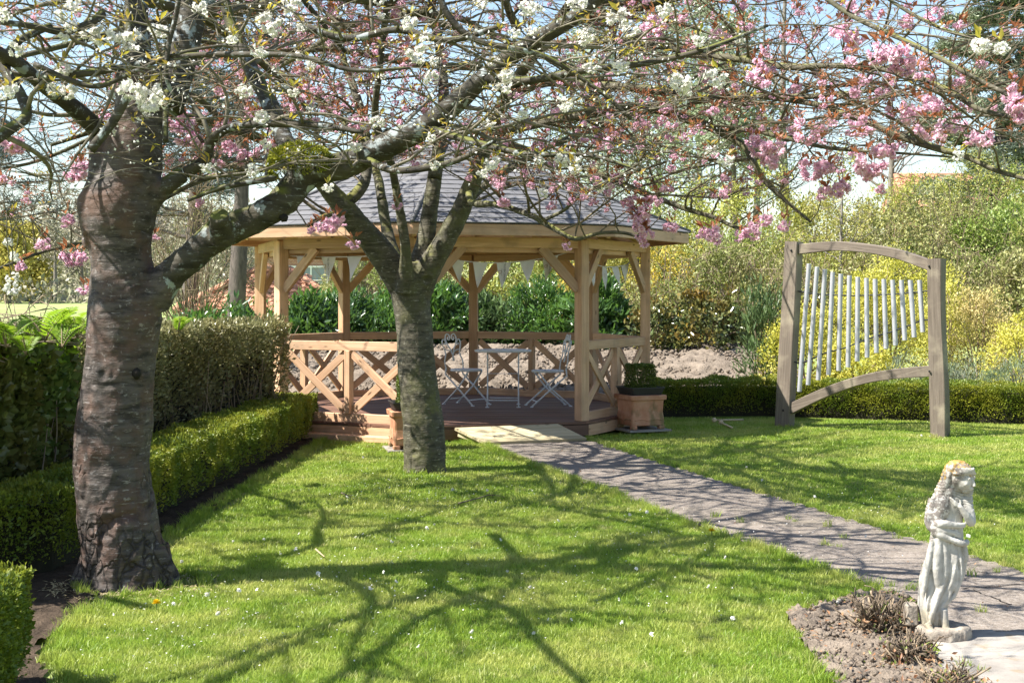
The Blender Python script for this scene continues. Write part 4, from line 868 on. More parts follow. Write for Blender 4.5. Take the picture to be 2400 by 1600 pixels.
# ------------------------------------------------------------------ clipped hedges
def hedge_line(line, width, height, n, leaf, jit, seed, side=1, ztop_noise=.03, zb=0.03):
    """leaves on the top, the sides and the ends of a hedge that follows a line; side=+1 grows to the left of travel"""
    g = np.random.default_rng(seed); L = np.asarray(line, float); seg = np.linalg.norm(np.diff(L, axis=0), axis=1); cum = np.concatenate([[0], np.cumsum(seg)]); T = cum[-1]
    dens_e = width / T
    s = g.uniform(0, T, n); k = np.clip(np.searchsorted(cum, s) - 1, 0, len(seg) - 1); f = (s - cum[k]) / seg[k]; base = L[k] + (L[k + 1] - L[k]) * f[:, None]
    t = unit(L[k + 1] - L[k]); nr = np.stack([-t[:, 1], t[:, 0]], -1) * side
    u = g.uniform(0, 1, n); face = g.choice(4, n, p=[.45, .38, .12, .05]); a = g.uniform(0, 1, n)
    off = np.where(face == 0, 0.0, np.where(face == 2, width, a * width)); z = np.where(face == 1, height, zb + (height - zb) * np.sqrt(u))
    end = face == 3; base[end] = np.where(g.uniform(size=end.sum())[:, None] < .5, L[0], L[-1]); off[end] = a[end] * width
    nrm = np.zeros((n, 3)); nrm[:, :2] = np.where((face == 0)[:, None], -nr, np.where((face == 2)[:, None], nr, 0)); nrm[face == 1] = [0, 0, 1]
    ne = np.where((np.abs(base - L[0]).sum(1) < 1e-6)[:, None], -t, t); nrm[end, :2] = ne[end]
    p = np.column_stack([base + nr * off[:, None], z]); bulge = .045 * fbm(p * 3.5 + seed, 3) + ztop_noise * vnoise(p * 9)
    p = p + nrm * (bulge - np.abs(g.normal(0, jit, n)))[:, None]
    d = unit(nrm * .8 + rdir(n, g) * .75 + [0, 0, .45]); return p, d, unit(nrm + rdir(n, g) * .8), g
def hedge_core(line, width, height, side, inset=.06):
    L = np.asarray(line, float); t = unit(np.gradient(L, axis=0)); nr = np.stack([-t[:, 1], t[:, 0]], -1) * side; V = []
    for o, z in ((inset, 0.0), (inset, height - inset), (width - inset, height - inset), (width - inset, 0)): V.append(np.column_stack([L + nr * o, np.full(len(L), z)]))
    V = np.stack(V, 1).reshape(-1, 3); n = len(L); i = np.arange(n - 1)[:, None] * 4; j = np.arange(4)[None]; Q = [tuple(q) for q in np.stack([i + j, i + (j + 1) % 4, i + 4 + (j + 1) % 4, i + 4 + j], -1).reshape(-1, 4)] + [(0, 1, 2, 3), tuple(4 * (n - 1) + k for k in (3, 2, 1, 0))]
    return mesh('dark_core_block', V, Q)
def hedge(name, label, cat, line, width, height, n, leaf, mat, seed, side, group=None, jit=.03, aspect=.6, stems=0, zb=.03, core=True, ztop=.03, thin=False):
    t = thing(name, label, cat, (*line[0], 0), group); p, d, nr, g = hedge_line(line, width, height, n, leaf, jit, seed, side, ztop, zb)
    L = g.uniform(.55, 1.4, n) * leaf
    if thin:
        kp = (fbm(p * 2.6 + 3, 3) + .5 * smooth(p[:, 2], .75, 1.1) > -.12) | (g.uniform(size=n) < .25); p, d, nr, L = p[kp], d[kp], nr[kp], L[kp]
    put('foliage', leafmesh('foliage', p, d, nr, L, L * aspect), mat, t, kind='stuff')
    if mat == 'box':
        m = (p[:, 2] > height * .9) & (g.uniform(size=n) < .5); q = p[m] + [0, 0, .012]; put('new_shoot', leafmesh('new_shoot', q, unit(rdir(len(q), g) * .8 + [0, 0, .9]), rdir(len(q), g), L[m] * .95, L[m] * .5), MATS['new_shoot'], t, kind='stuff')
    if core: put('inner_twig', hedge_core(line, width, height, side, .05 + jit), MATS['core'], t, kind='stuff')  # solid block, no twigs; inner shade of the hedge is in its colour
    if stems:
        sp = []; Ln = np.asarray(line, float)
        for k in range(stems):
            s = g.uniform(0, len(Ln) - 1.001); i = int(s); b = Ln[i] + (Ln[i + 1] - Ln[i]) * (s - i); tt = unit(Ln[i + 1] - Ln[i]); nn = np.array([-tt[1], tt[0]]) * side; o = g.uniform(.02, width * .6)
            a = np.array([*(b + nn * o), 0]); h = g.uniform(.5, 1.0) * height; sp.append((spline([a, a + [*(g.normal(0, .05, 2)), h * .5], a + [*(g.normal(0, .12, 2)), h]], 7), np.linspace(.009, .003, 7)))
        tubes_obj('stem', sp, t, MATS['drystem'], 5)['kind'] = 'stuff'
    return t
line1 = [(-2.15, 15.75), (-2.2, 14), (-2.3, 12), (-2.36, 10.5), (-2.42, 9.4), (-2.46, 8.6), (-2.5, 7.95), (-2.72, 7.6), (-3.2, 7.4)]
hedge('box_hedge', 'low clipped box hedge running from the gazebo along the left edge of the lawn', 'hedge', line1, .46, .46, 78000, .021, MATS['box'], 21, -1, 'low box hedges round the lawn', zb=.05)
hedge('box_hedge', 'end of a low box hedge in the bottom left corner by the large trunk', 'hedge', [(-1.93, 5.65), (-1.86, 5.2), (-1.78, 4.4)], .46, .46, 26000, .020, MATS['box'], 22, -1, 'low box hedges round the lawn')
line2 = [(1.75, 17.9), (2.4, 18.0), (3.2, 18.05), (4.0, 17.75), (5.0, 17.25), (6.2, 16.75), (7.5, 16.3)]
hedge('box_hedge', 'low clipped box hedge behind the planter and the chime frame on the right', 'hedge', line2, .46, .45, 60000, .023, MATS['box'], 23, 1, 'low box hedges round the lawn')
hedge('evergreen_hedge', 'chest high clipped hedge of small olive leaves left of the gazebo', 'hedge', [(-2.38, 15.1), (-2.75, 13.9), (-3.05, 12.4), (-3.15, 10.3)], .75, 1.25, 46000, .042, MATS['olive'], 24, -1, jit=.12, aspect=.5, thin=True, stems=220, zb=.12, ztop=.05)
hedge('ivy_hedge', 'dark ivy leaved hedge behind the large trunk at the left edge', 'hedge', [(-3.15, 10.2), (-3.12, 9), (-3.1, 7.9), (-3.3, 6.8)], .8, 1.26, 21000, .062, MATS['ivy'], 25, -1, jit=.11, aspect=.8, thin=True, stems=70, ztop=.07)

ih = [o for o in bpy.data.objects if o.name == 'ivy_hedge'][0]; g = np.random.default_rng(58); n = 5200; f = g.uniform(0, 1, n); y = 6.8 + 3.4 * f; p = np.column_stack([-3.12 - g.uniform(-.06, .8, n), y, 1.27 + .07 * vnoise(np.column_stack([y * 2.5, f * 0, f * 0])) - np.abs(g.normal(0, .10, n))])
put('bright_top_foliage', leafmesh('bright_top_foliage', p, unit(rdir(n, g) + [.3, 0, .5]), rdir(n, g), g.uniform(.03, .07, n), g.uniform(.02, .035, n)), MATS['fern'], ih, kind='stuff')  # fern-coloured leaves on top; sunlit brightness is put into their colour
n = 260; a = np.column_stack([-3.15 - g.uniform(0, .7, n), g.uniform(7, 10.2, n), np.full(n, 1.22)]); tubes_obj('bramble_stem', [(spline([q, q + g.normal(0, .12, 3) + [0, 0, .08], q + g.normal(0, .3, 3) * [1, 1, .3] + [0, 0, .02]], 6), .0035) for q in a], ih, MATS['drystem'], 4)['kind'] = 'stuff'
def fern(label, c, n, ln, seed):
    g = np.random.default_rng(seed); t = thing('fern', label, 'fern', c, 'ferns growing on top of the ivy hedge'); V, T, o = [], [], 0; ss = []
    for k in range(n):
        a = g.uniform(0, 6.28); d = np.array([math.cos(a), math.sin(a), 0]); l = ln * g.uniform(.7, 1.1); s = np.linspace(0, 1, 15)[:, None]
        sp = np.array(c) + d * l * s * .62 + np.array([0, 0, 1]) * l * (s * 1.05 - s * s * .5); ss.append((sp, np.linspace(.004, .0015, 15))); tg = unit(np.gradient(sp, axis=0)); sd = unit(np.cross(tg, [0, 0, 1])); nn = np.cross(sd, tg)
        m = 15; f = np.linspace(.10, .99, m); i = f * 14; i0 = np.minimum(i.astype(int), 13); p = sp[i0] + (sp[i0 + 1] - sp[i0]) * (i - i0)[:, None]
        w_ = l * .30 * np.sin(np.pi * np.clip(f * .85 + .13, 0, 1)) + .006
        for sg in (-1, 1): v, q = leaves(p, sd[i0] * sg + tg[i0] * .45, nn[i0] + rdir(m, g) * .25, w_ * g.uniform(.85, 1.1, m), l * .05); V.append(v); T.append(q + o); o += len(v)
    put('frond', mesh('frond', np.vstack(V), np.vstack(T)), MATS['fern'], t, kind='stuff'); tubes_obj('stalk', ss, t, MATS['stem'], 4)['kind'] = 'stuff'
for k, (px_, py, d, n, l) in enumerate([(15, 815, 7.5, 6, .26), (105, 800, 8.0, 6, .32), (180, 790, 8.6, 6, .26), (60, 830, 7.4, 6, .22), (418, 778, 11.2, 9, .20), (145, 815, 7.8, 6, .22)]):
    fern(['bright green fern arching over the hedge at the left edge', 'tallest bright fern standing up against the pale field', 'bright fern on the hedge touching the left side of the large trunk', 'low fern lying over the front of the ivy hedge', 'small bright fern showing right of the large trunk', 'drooping fern under the tallest fern on the ivy hedge'][k], P(px_, py, d), n, l, 40 + k)

# ------------------------------------------------------------------ shrubs
def shrub(name, label, c, rad, n, leaf, mat, seed, group=None, aspect=.5, clumps=60, up=.35, stem=18, stemmat='stem', spread=.22, core=.72, twig=0, flat=1.0, cat='shrub', stemr=.012, ext=1.0):
    """a bush: stems from the foot to clump centres spread through an uneven volume, leaves round each clump"""
    g = np.random.default_rng(seed); c = np.asarray(c, float); rad = np.asarray(rad, float); t = thing(name, label, cat, c, group)
    u = rdir(clumps, g); u[:, 2] = np.abs(u[:, 2]) * 1.05 - .05; rr_ = g.uniform(.55, 1.0, clumps) ** .6 * (1 + .28 * vnoise(u * 2.1 + seed)); cc = c + np.array([0, 0, rad[2] * .08]) + u * rad * rr_[:, None] * ext
    cc[:, 2] = np.maximum(cc[:, 2], c[2] + .1 * rad[2])
    k = g.integers(0, clumps, n); sz = g.uniform(.6, 1.5, clumps) * spread
    o = rdir(n, g) * (g.uniform(0, 1, n) ** .45)[:, None] * sz[k][:, None] * rad.mean(); p = cc[k] + o * [1, 1, flat]; keep = p[:, 2] > c[2] + .02; p = p[keep]; o = o[keep]; m = len(p)
    outw = unit(p - (c + [0, 0, rad[2] * .35])); d = unit(outw * .6 + rdir(m, g) * .9 + [0, 0, up]); L = g.uniform(.6, 1.3, m) * leaf
    put('foliage', leafmesh('foliage', p, d, unit(outw + rdir(m, g) * .9), L, L * aspect), MATS[mat], t, kind='stuff')
    sp = []
    for i in range(min(stem, clumps)):
        b = c + [*(g.normal(0, .10, 2) * rad[:2]), -.05]; e = cc[i]; mid = b + (e - b) * .5 + [0, 0, rad[2] * .15] + g.normal(0, .04, 3) * rad.mean(); pts = spline([b, mid, e], 8); sp.append((pts, np.linspace(1, .35, 8) * stemr))
    for i in range(twig):
        e = cc[g.integers(0, clumps)]; b = e + rdir(1, g)[0] * rad.mean() * .15; tip = b + unit(u[g.integers(0, clumps)] * .4 + g.normal(0, .5, 3) + [0, 0, .5]) * rad.mean() * g.uniform(.25, .6); sp.append((spline([b, (b + tip) / 2 + g.normal(0, .03, 3) * rad.mean(), tip], 5), np.linspace(.5, .15, 5) * stemr))
    if sp: tubes_obj('stem', sp, t, MATS[stemmat], 4)['kind'] = 'stuff'
    if False:
        V, Q = sphere(np.zeros(3), 1.0, 16); V = c + [0, 0, rad[2] * .25] + V * rad * core * (1 + .25 * vnoise(V * 2 + seed))[:, None]; V[:, 2] = np.maximum(V[:, 2], c[2] - .05); put('inner_twig', quadmesh('inner_twig', V, Q), MATS['core'], t, kind='stuff')
    return t
def at(px, pybase, d): p = P(px, pybase, d); p[2] = float(ground_z(p[0], p[1])) - .02; return p
def sized(px, d, ptop): return P(px, ptop, d)[2]
# dark laurels in a band behind the gazebo
for k, (px_, d, top, hw, lab) in enumerate([(725, 22.8, 700, .55, 'dark laurel at the left end of the row behind the gazebo, below the tiled roof'), (800, 23.2, 678, .75, 'dark laurel seen left of the middle trunk behind the railings'), (905, 23.4, 692, .75, 'laurel right behind the middle trunk'), (1040, 23.6, 655, .8, 'laurel between the middle trunk and the back post'), (1170, 23.6, 692, .85, 'bright laurel seen over the bistro table'), (1290, 23.4, 660, .75, 'bright laurel seen over the right hand chair'), (1405, 23.0, 650, .55, 'laurel between the two right hand posts of the gazebo')]):
    d += .5; b = at(px_, 0, d); h = (sized(px_, d, top) - b[2]) * .84; shrub('laurel', lab, b, (hw, .6, h), [4600, 5200, 6400][k % 3], [.15, .125, .10][k % 3], 'laurel' if k != 4 else 'lance', 60 + k, 'laurels behind the gazebo', .32, 110, .6, 14, spread=.24)
for k, (px_, d, top, hw, lab) in enumerate([(470, 21, 705, .5, 'dark laurel under the tiled roof left of the gazebo'), (570, 21.5, 700, .6, 'dark laurel at the foot of the pine trunk')]):
    b = at(px_, 0, d); b[2] = 0; shrub('laurel', lab, b, (hw, .6, sized(px_, d, top) * .84), 2600, .12, 'laurel', 75 + k, 'laurels left of the gazebo', .32, 60, .5, 10, spread=.26)
shrub('viburnum', 'leathery dark leaved bush just right of the gazebo', at(1530, 0, 23.2), (.42, .4, (sized(1530, 23.2, 706) - at(1530, 0, 23.2)[2]) * .86), 1500, .085, 'viburnum', 81, 'dark leathery bushes behind the bare soil', .6, 46, .2, 12, spread=.3)
shrub('viburnum', 'wide leathery dark bush with some orange leaves behind the bare soil', at(1665, 0, 23.2), (.66, .5, (sized(1660, 23.2, 694) - at(1660, 0, 23.2)[2]) * .86), 3200, .085, 'viburnum', 82, 'dark leathery bushes behind the bare soil', .6, 70, .2, 14, spread=.26)
shrub('viburnum', 'dark leathery bush behind the upper left corner of the chime frame', at(1885, 0, 23.4), (.5, .45, (sized(1885, 23.4, 676) - at(1885, 0, 23.4)[2]) * .88), 1700, .08, 'viburnum', 83, 'dark leathery bushes behind the bare soil', .6, 50, .2, 10, spread=.28)
shrub('lance_leaved_shrub', 'upright narrow leaved green shrub left of the golden bush', at(1792, 0, 19.9), (.34, .34, sized(1800, 19.9, 705) - at(1792, 0, 19.9)[2]), 2600, .13, 'lance', 84, None, .16, 60, 1.1, 16, spread=.22)
for k, (px_, d, top, hw, n, mat, lab) in enumerate([(1880, 19.6, 745, .56, 9000, 'golden', 'bright golden shrub behind the left part of the chime frame'), (2080, 20.6, 632, .98, 16000, 'golden', 'largest golden shrub filling the chime frame from behind'), (2010, 19.3, 815, .55, 6000, 'golden', 'low golden shrub under the middle chime tubes'), (2300, 20.8, 692, .50, 9500, 'beige', 'buff coloured round shrub with bare stems right of the chime frame'), (2395, 19.6, 752, .5, 7000, 'golden', 'golden shrub cut by the right edge of the picture'), (2215, 21.5, 660, .5, 5000, 'golden', 'golden shrub behind the right post of the chime frame')]):
    b = at(px_, 0, d); b[2] = .25; shrub('golden_shrub', lab, b, (hw, .5, sized(px_, d, top) - .25), n, .042, mat, 90 + k, 'golden shrubs behind the chime frame', .5, 90, .4, 40 if k == 3 else 20, 'drystem', .2)
for k, (px_, d, top, hw) in enumerate([(2120, 18.5, 855, .38), (2215, 18.3, 850, .38), (2300, 18.1, 845, .40), (2385, 17.9, 850, .38)]):
    b = at(px_, 0, d); b[2] = .1; shrub('lavender', 'grey green lavender mound behind the low hedge, %s' % ['seen through the chime frame', 'just right of the chime frame', 'below the buff shrub', 'at the right edge'][k], b, (hw, .34, sized(px_, d, top) - .1), 2600, .055, 'lavender', 100 + k, 'lavender mounds behind the hedge', .14, 70, 1.2, 12, spread=.24)
# scrub on the bank behind
SCRUB = [(1010, 27, 575, 1.3, 'scrub_o', 7000), (1180, 27, 560, 1.3, 'scrub', 8000), (1300, 26.5, 590, 1.1, 'scrub_g', 7000), (860, 27.5, 590, 1.1, 'scrub_o', 6000), (1345, 25.5, 640, .55, 'yellow', 2600), (1420, 25.2, 690, .6, 'scrub_o', 4000), (1560, 25.6, 585, .8, 'yellow', 3600), (1470, 27, 555, 1.0, 'scrub', 7000), (1580, 24.6, 650, .8, 'scrub_o', 6000), (1700, 25, 590, .9, 'scrub_o', 7500), (1640, 28, 500, 1.3, 'scrub', 9500), (1760, 26.5, 550, 1.0, 'scrub_g', 7500), (1520, 31, 460, 1.3, 'scrub_g', 7500), (1800, 30, 455, 1.5, 'scrub', 9500), (1930, 26, 540, 1.2, 'scrub', 9500), (1985, 31, 440, 1.5, 'scrub', 9500), (2090, 27, 510, 1.2, 'scrub_o', 9000), (2230, 28, 470, 1.2, 'scrub_o', 9500), (2130, 33, 425, 1.5, 'scrub', 9000), (2340, 27, 480, 1.2, 'scrub_g', 9500), (2310, 32, 400, 1.6, 'scrub', 11500), (2430, 29, 400, 1.5, 'scrub_g', 10500), (2400, 24, 610, .9, 'scrub_o', 6500), (2240, 24.5, 590, .9, 'scrub_o', 5500), (1385, 30, 500, 1.3, 'scrub_g', 7000), (2480, 25, 540, 1.0, 'scrub_g', 6000), (2060, 24.6, 610, .9, 'scrub_o', 6000), (1860, 24.4, 620, .8, 'scrub_o', 5000)]
seen = {'scrub': 'yellow green', 'scrub_g': 'fresh green', 'scrub_o': 'thin olive brown', 'yellow': 'yellow flowering'}
def place_words(px_):
    for lim, wd in ((800, 'behind the left gazebo posts'), (950, 'behind the middle trunk'), (1120, 'behind the bunting left of the back post'), (1240, 'behind the bunting in the middle'), (1345, 'behind the front right gazebo post'), (1400, 'just right of the front right gazebo post'), (1450, 'behind the right railing'), (1500, 'at the right eaves of the gazebo'), (1545, 'above the right eaves'), (1600, 'right of the gazebo'), (1670, 'above the wide dark bush'), (1730, 'between gazebo and chime frame'), (1790, 'left of the chime frame'), (1870, 'beyond the left post of the chime frame'), (1950, 'above the left end of the top rail'), (2040, 'above the middle of the chime frame'), (2120, 'above the right end of the top rail'), (2200, 'beside the half hidden tiled house'), (2260, 'right of the chime frame top'), (2345, 'below the tall pine'), (2410, 'near the right edge'), (9999, 'cut by the right edge')):
        if px_ < lim: return wd
for k, (px_, d, top, hw, mat, n) in enumerate(SCRUB):
    b = at(px_, 0, d); h = max(sized(px_, d, top) - b[2], .6); depth = 'near' if d < 26.2 else ('middle' if d < 29.5 else 'far')
    shrub('forsythia' if mat == 'yellow' else 'scrub_bush', '%s bush %s, %s bank' % (seen[mat], place_words(px_), depth), b, (hw, .9, h), n, [.058, .075, .05][k % 3] if mat != 'yellow' else .05, mat, 120 + k, 'bushes on the bank behind the garden', .55, 110, .2, 26, 'drystem' if k % 3 == 0 else 'stem', .15 + .04 * (k % 3), 0, 190 if mat == 'scrub_o' else 90, stemr=.014, ext=1.02)
shrub('bare_shrub', 'tangle of grey bare twigs left of the gazebo beyond the hedge', at(455, 0, 30), (1.4, 1.0, sized(455, 30, 480)), 900, .05, 'scrub_o', 151, None, .5, 90, .2, 90, 'stem', .2, 0, 420, stemr=.016)
shrub('bare_shrub', 'pale twiggy shrub in front of the house window seen through the gazebo', at(865, 0, 30), (.85, .9, sized(865, 30, 590) - at(865, 0, 30)[2]), 1500, .05, 'pale', 152, None, .5, 80, .2, 60, 'drystem', .2, 0, 260, stemr=.012)

# ------------------------------------------------------------------ trees: a generic grower
def grow(b, d, L, r0, n, wob, g, trop=0.0, flat=1.0):
    """a wandering branch as points and radii"""
    p = [np.asarray(b, float)]; d = unit(d); s = L / n
    for k in range(n):
        d = unit(d + g.normal(0, wob, 3) * [1, 1, flat] + [0, 0, trop]); p.append(p[-1] + d * s)
    p = np.array(p); return p, np.linspace(r0, max(r0 * .3, .0012), n + 1)
def bare_tree(name, label, base, H, r0, nb, mat, seed, group=None, leaf=None, nl=0, lsize=.08, lean=0, start=.25, spread=.38, sub=5, lift=.55, cat='tree'):
    g = np.random.default_rng(seed); base = np.asarray(base, float); t = thing(name, label, cat, base, group)
    tp = spline([base - [0, 0, .1], base + [lean * .4, 0, H * .4] + g.normal(0, .01, 3) * H, base + [lean, 0, H * .95]], 16); tr = np.linspace(1, .12, 16) * r0; tr[0] *= 1.25
    put('trunk', quadmesh('trunk', *tube(tp, tr, 9)), MATS[mat], t, smooth_=True); sp, tips = [], []
    for k in range(nb):
        f = start + (1 - start) * (k + g.uniform()) / nb; i = min(int(f * 15), 14); b = tp[i] + (tp[i + 1] - tp[i]) * (f * 15 - i); a = g.uniform(0, 6.28); l = H * spread * (1.05 - f) * g.uniform(.6, 1.2) + H * .06
        p, r = grow(b, [math.cos(a), math.sin(a), lift], l, max(tr[i] * .45, .006), 7, .16, g, .06); sp.append((p, r))
        for j in range(sub):
            i2 = g.integers(2, 8); p2, r2 = grow(p[i2], unit(p[i2] - p[i2 - 1]) + g.normal(0, .6, 3), l * g.uniform(.25, .55), r[i2] * .6, 5, .2, g, .05); sp.append((p2, r2)); tips.append(p2[2:])
            for q in range(2): p3, r3 = grow(p2[g.integers(2, 6)], rdir(1, g)[0] + [0, 0, .4], l * .2, r2[-1] * .9, 3, .2, g); sp.append((p3, r3)); tips.append(p3[1:])
    o = put('crown', quadmesh('crown', *join([tube(p, r, 4, cap=False) for p, r in sp])), MATS[mat], t); o['kind'] = 'stuff'
    if leaf:
        tips = np.vstack(tips); q = tips[g.integers(0, len(tips), nl)] + g.normal(0, lsize * 1.3, (nl, 3)); put('foliage', leafmesh('foliage', q, rdir(nl, g) + [0, 0, .2], rdir(nl, g), g.uniform(.6, 1.3, nl) * lsize, lsize * .6), MATS[leaf], t, kind='stuff')
    return t
def pine_tree(label, base, H, r0, nb, seed, mat, Lb, group, start=.25, droop=-.05, nl=9000, nd=.32, top=.25, w=.10, name='pine_tree'):
    g = np.random.default_rng(seed); base = np.asarray(base, float); t = thing(name, label, 'tree', base, group)
    tp = spline([base - [0, 0, .1], base + [.02 * H, 0, H * .5], base + [0, 0, H]], 20); tr = np.linspace(1, .08, 20) * r0; put('trunk', quadmesh('trunk', *tube(tp, tr, 10)), MATS['bark_pine'], t, smooth_=True)
    sp, V, T, o = [], [], [], 0; clump = []
    for k in range(nb):
        f = start + (1 - start) * (k + g.uniform()) / nb; i = min(int(f * 19), 18); b = tp[i]; a = g.uniform(0, 6.28); l = Lb * (1 - (1 - top) * (f - start) / (1 - start)) * g.uniform(.6, 1.15)
        p, r = grow(b, [math.cos(a), math.sin(a), .12], l, max(tr[i] * .3, .012), 9, .09, g, droop, .6); sp.append((p, r))
        for j in range(9):
            i2 = g.integers(2, 10); dd = unit(p[i2] - p[i2 - 1]) + g.normal(0, .7, 3) * [1, 1, .35]; p2, r2 = grow(p[i2], dd, l * g.uniform(.15, .35), r[i2] * .5, 4, .12, g, droop); sp.append((p2, r2)); clump.append(p2[1:])
    clump = np.vstack(clump); q = clump[g.integers(0, len(clump), nl)] + g.normal(0, nd * .45, (nl, 3)) * [1, 1, .4]
    put('crown', leafmesh('crown', q, unit(rdir(nl, g) * [1, 1, .6] + [0, 0, .25]), rdir(nl, g), g.uniform(.6, 1.3, nl) * nd, nd * w), MATS[mat], t, kind='stuff')
    o = put('branch', quadmesh('branch', *join([tube(p, r, 5, cap=False) for p, r in sp])), MATS['bark_pine'], t); o['kind'] = 'stuff'
    return t
def gp(px, d): X = (px - 1200) / F * d; return np.array([X, d, float(ground_z(X, d))])
pine_tree('tall dark pine whose straight trunk stands left of the gazebo', gp(548, 29), 9.5, .21, 42, 201, 'cedar', 2.4, None, .42, -.02, 15000, .22)
pine_tree('dark blue cedar behind the first fork of the large trunk', gp(440, 36), 11, .24, 54, 202, 'cedar', 3.0, None, .3, -.02, 17000, .24)
pine_tree('dark spreading cedar at the far left edge', gp(-60, 42), 9.5, .24, 46, 203, 'cedar', 3.4, None, .36, -.01, 14000, .25)
pine_tree('tall grey green pine in the upper right corner', gp(2335, 40), 10.8, .26, 110, 204, 'pine_g', 2.5, None, .10, .0, 80000, .21, .5, .24)
pine_tree('shorter dark pine in front of the tall pine at the right edge', gp(2420, 34), 5.6, .18, 46, 205, 'pine', 1.8, None, .1, -.02, 16000, .18, .3, .16)
bare_tree('bare_tree', 'tall thin bare tree with a pale trunk left of the pink blossom on the right', gp(1845, 42), 10.5, .17, 26, 'bark_far', 211, 'bare trees behind the bank', spread=.26, sub=6)
bare_tree('bare_tree', 'slim bare tree with forked top between gazebo roof and blossom', gp(1770, 45), 9.5, .13, 22, 'bark_far', 212, 'bare trees behind the bank', spread=.24, sub=6, lean=.4)
bare_tree('bare_tree', 'slender young tree rising behind the top rail of the chime frame', gp(1963, 25.5), 3.3, .055, 16, 'bark_far', 213, 'bare trees behind the bank', 'scrub', 900, .06, .1, .45, .35)
bare_tree('bare_tree', 'bare tree behind the pink blossom in the upper right', gp(2080, 46), 8.5, .14, 24, 'bark_far', 214, 'bare trees behind the bank', spread=.28, sub=6)
for k, (px_, d, H) in enumerate([(1640, 44, 8.2), (1540, 47, 8.8), (1720, 40, 6.6), (1400, 46, 8.0)]):
    bare_tree('pale_leaved_tree', ['pale silvery green tree behind the right eaves of the gazebo', 'tallest pale silvery green tree behind the gazebo roof', 'small pale green tree right of the gazebo roof', 'pale green tree hidden behind the top of the gazebo roof'][k], gp(px_, d), H, .13, 26, 'bark_far', 220 + k, 'pale green trees behind the gazebo', 'pale', 6500, .13, 0, .2, .34, 6)
# the wood beyond the field
for k in range(34):
    g = np.random.default_rng(300 + k); px_ = -40 + k * 19.5 + g.uniform(-8, 8); d = g.uniform(100, 128); H = g.uniform(6.0, 8.6) if px_ > 120 else g.uniform(5.0, 6.6)
    bare_tree('woodland_tree', 'bare leafless tree in the wood beyond the field', gp(px_, d), H, .17, 9, 'bark_far', 300 + k, 'bare trees of the wood beyond the field', 'farleaf', 700, .30, g.uniform(-.5, .5), .3, .26, 4, .9)
for k, (px_, d, H) in enumerate([(20, 98, 5.4), (62, 104, 5.2)]):
    bare_tree('willow_tree', ['yellow green willow at the edge of the far wood, cut by the left edge', 'yellow green willow right of the other one beyond the field'][k], gp(px_, d), H, .2, 26, 'bark_far', 350 + k, 'yellow willows beyond the field', 'willow', 5000, .30, 0, .12, .42, 5, .7)
g = np.random.default_rng(360); n = 9000; X = g.uniform(-52, -14, n); Y = g.uniform(96, 132, n); Z = ground_z(X, Y) + g.uniform(0, 1, n) ** 2 * (1.8 + 1.2 * vnoise(np.stack([X * .15, Y * .15, X * 0], -1)))
put('undergrowth', leafmesh('undergrowth', np.column_stack([X, Y, Z]), rdir(n, g) + [0, 0, .4], rdir(n, g), g.uniform(.3, .7, n), .28), MATS['farleaf'], kind='stuff')
g = np.random.default_rng(361); n = 22000; X = g.uniform(-90, 10, n); Y = g.uniform(135, 190, n); Z = ground_z(X, Y) + g.uniform(0, 1, n) * (8.2 + 2.4 * vnoise(np.stack([X * .12, Y * .05, X * 0], -1)))
put('far_wood', leafmesh('far_wood', np.column_stack([X, Y, Z]), rdir(n, g), rdir(n, g), g.uniform(.5, 1.3, n), .4), MATS['farleaf'], kind='stuff')

# ------------------------------------------------------------------ buildings
def tiled_slope(parent, A, B, C, D, limit, rows, cols, mask=None):
    """pantiles on the slope A-B (eaves) to D-C (top); the first ones by themselves, the rest joined"""
    A, B, C, D = map(lambda v: np.asarray(v, float), (A, B, C, D)); nn = unit(np.cross(B - A, D - A)); nn *= np.sign(nn[2]); rest = []; cnt = 0
    px_ = np.linspace(0, 1, 5); prof = np.array([.0, .035, .045, .01, -.005])
    for r in range(rows):
        for c in range(cols):
            v0, v1 = r / rows, (r + 1.12) / rows; V = []
            for v, lift in ((v0, .03), (v1, .0)):
                a, b = A + (D - A) * min(v, 1), B + (C - B) * min(v, 1); w_ = np.linalg.norm(b - a) / np.linalg.norm(B - A)
                lo, hi = (.5 - w_ / 2), (.5 + w_ / 2)
                for x, h in zip(px_, prof):
                    u = (c + x) / cols; V.append(A + (B - A) * u + ((D + C) / 2 - (A + B) / 2) * v + nn * (h + lift + .02))
            u0 = (c + .5) / cols; w0 = np.linalg.norm((A + (D - A) * v0) - (B + (C - B) * v0)) / np.linalg.norm(B - A)
            if abs(u0 - .5) > w0 / 2 + .4 / cols: continue
            Q = [(i, i + 1, i + 6, i + 5) for i in range(4)]; V = np.array(V)
            V2 = np.vstack([V, V - nn * .018]); Q = Q + [(i + 11, i + 10, i + 15, i + 16) for i in range(4)] + [(i + 1, i, i + 10, i + 11) for i in range(4)]
            if cnt < limit: put('roof_tile', mesh('roof_tile', V2, Q), MATS['tile'], parent); cnt += 1
            else: rest.append((V2, np.array(Q)))
    if rest: V, Q = join(rest); put('roof_tile_field', mesh('roof_tile_field', V, Q), MATS['tile'], parent, kind='stuff')
c = gp(640, 36); hx, hy, ez, az = 2.15, 1.6, 1.10, 2.12
ob = thing('outbuilding', 'low outbuilding with a hipped orange pantile roof left of the gazebo', 'building', (c[0], c[1], 0))
put('wall', box(hx * 1.85, hy * 1.85, ez, (c[0], c[1], ez / 2)), MATS['brick'], ob)
e = [c + [-hx, -hy, 0], c + [hx, -hy, 0], c + [hx, hy, 0], c + [-hx, hy, 0]]
for q in e: q[2] = ez
tp1, tp2 = np.array([c[0] - .45, c[1], az]), np.array([c[0] + .45, c[1], az])
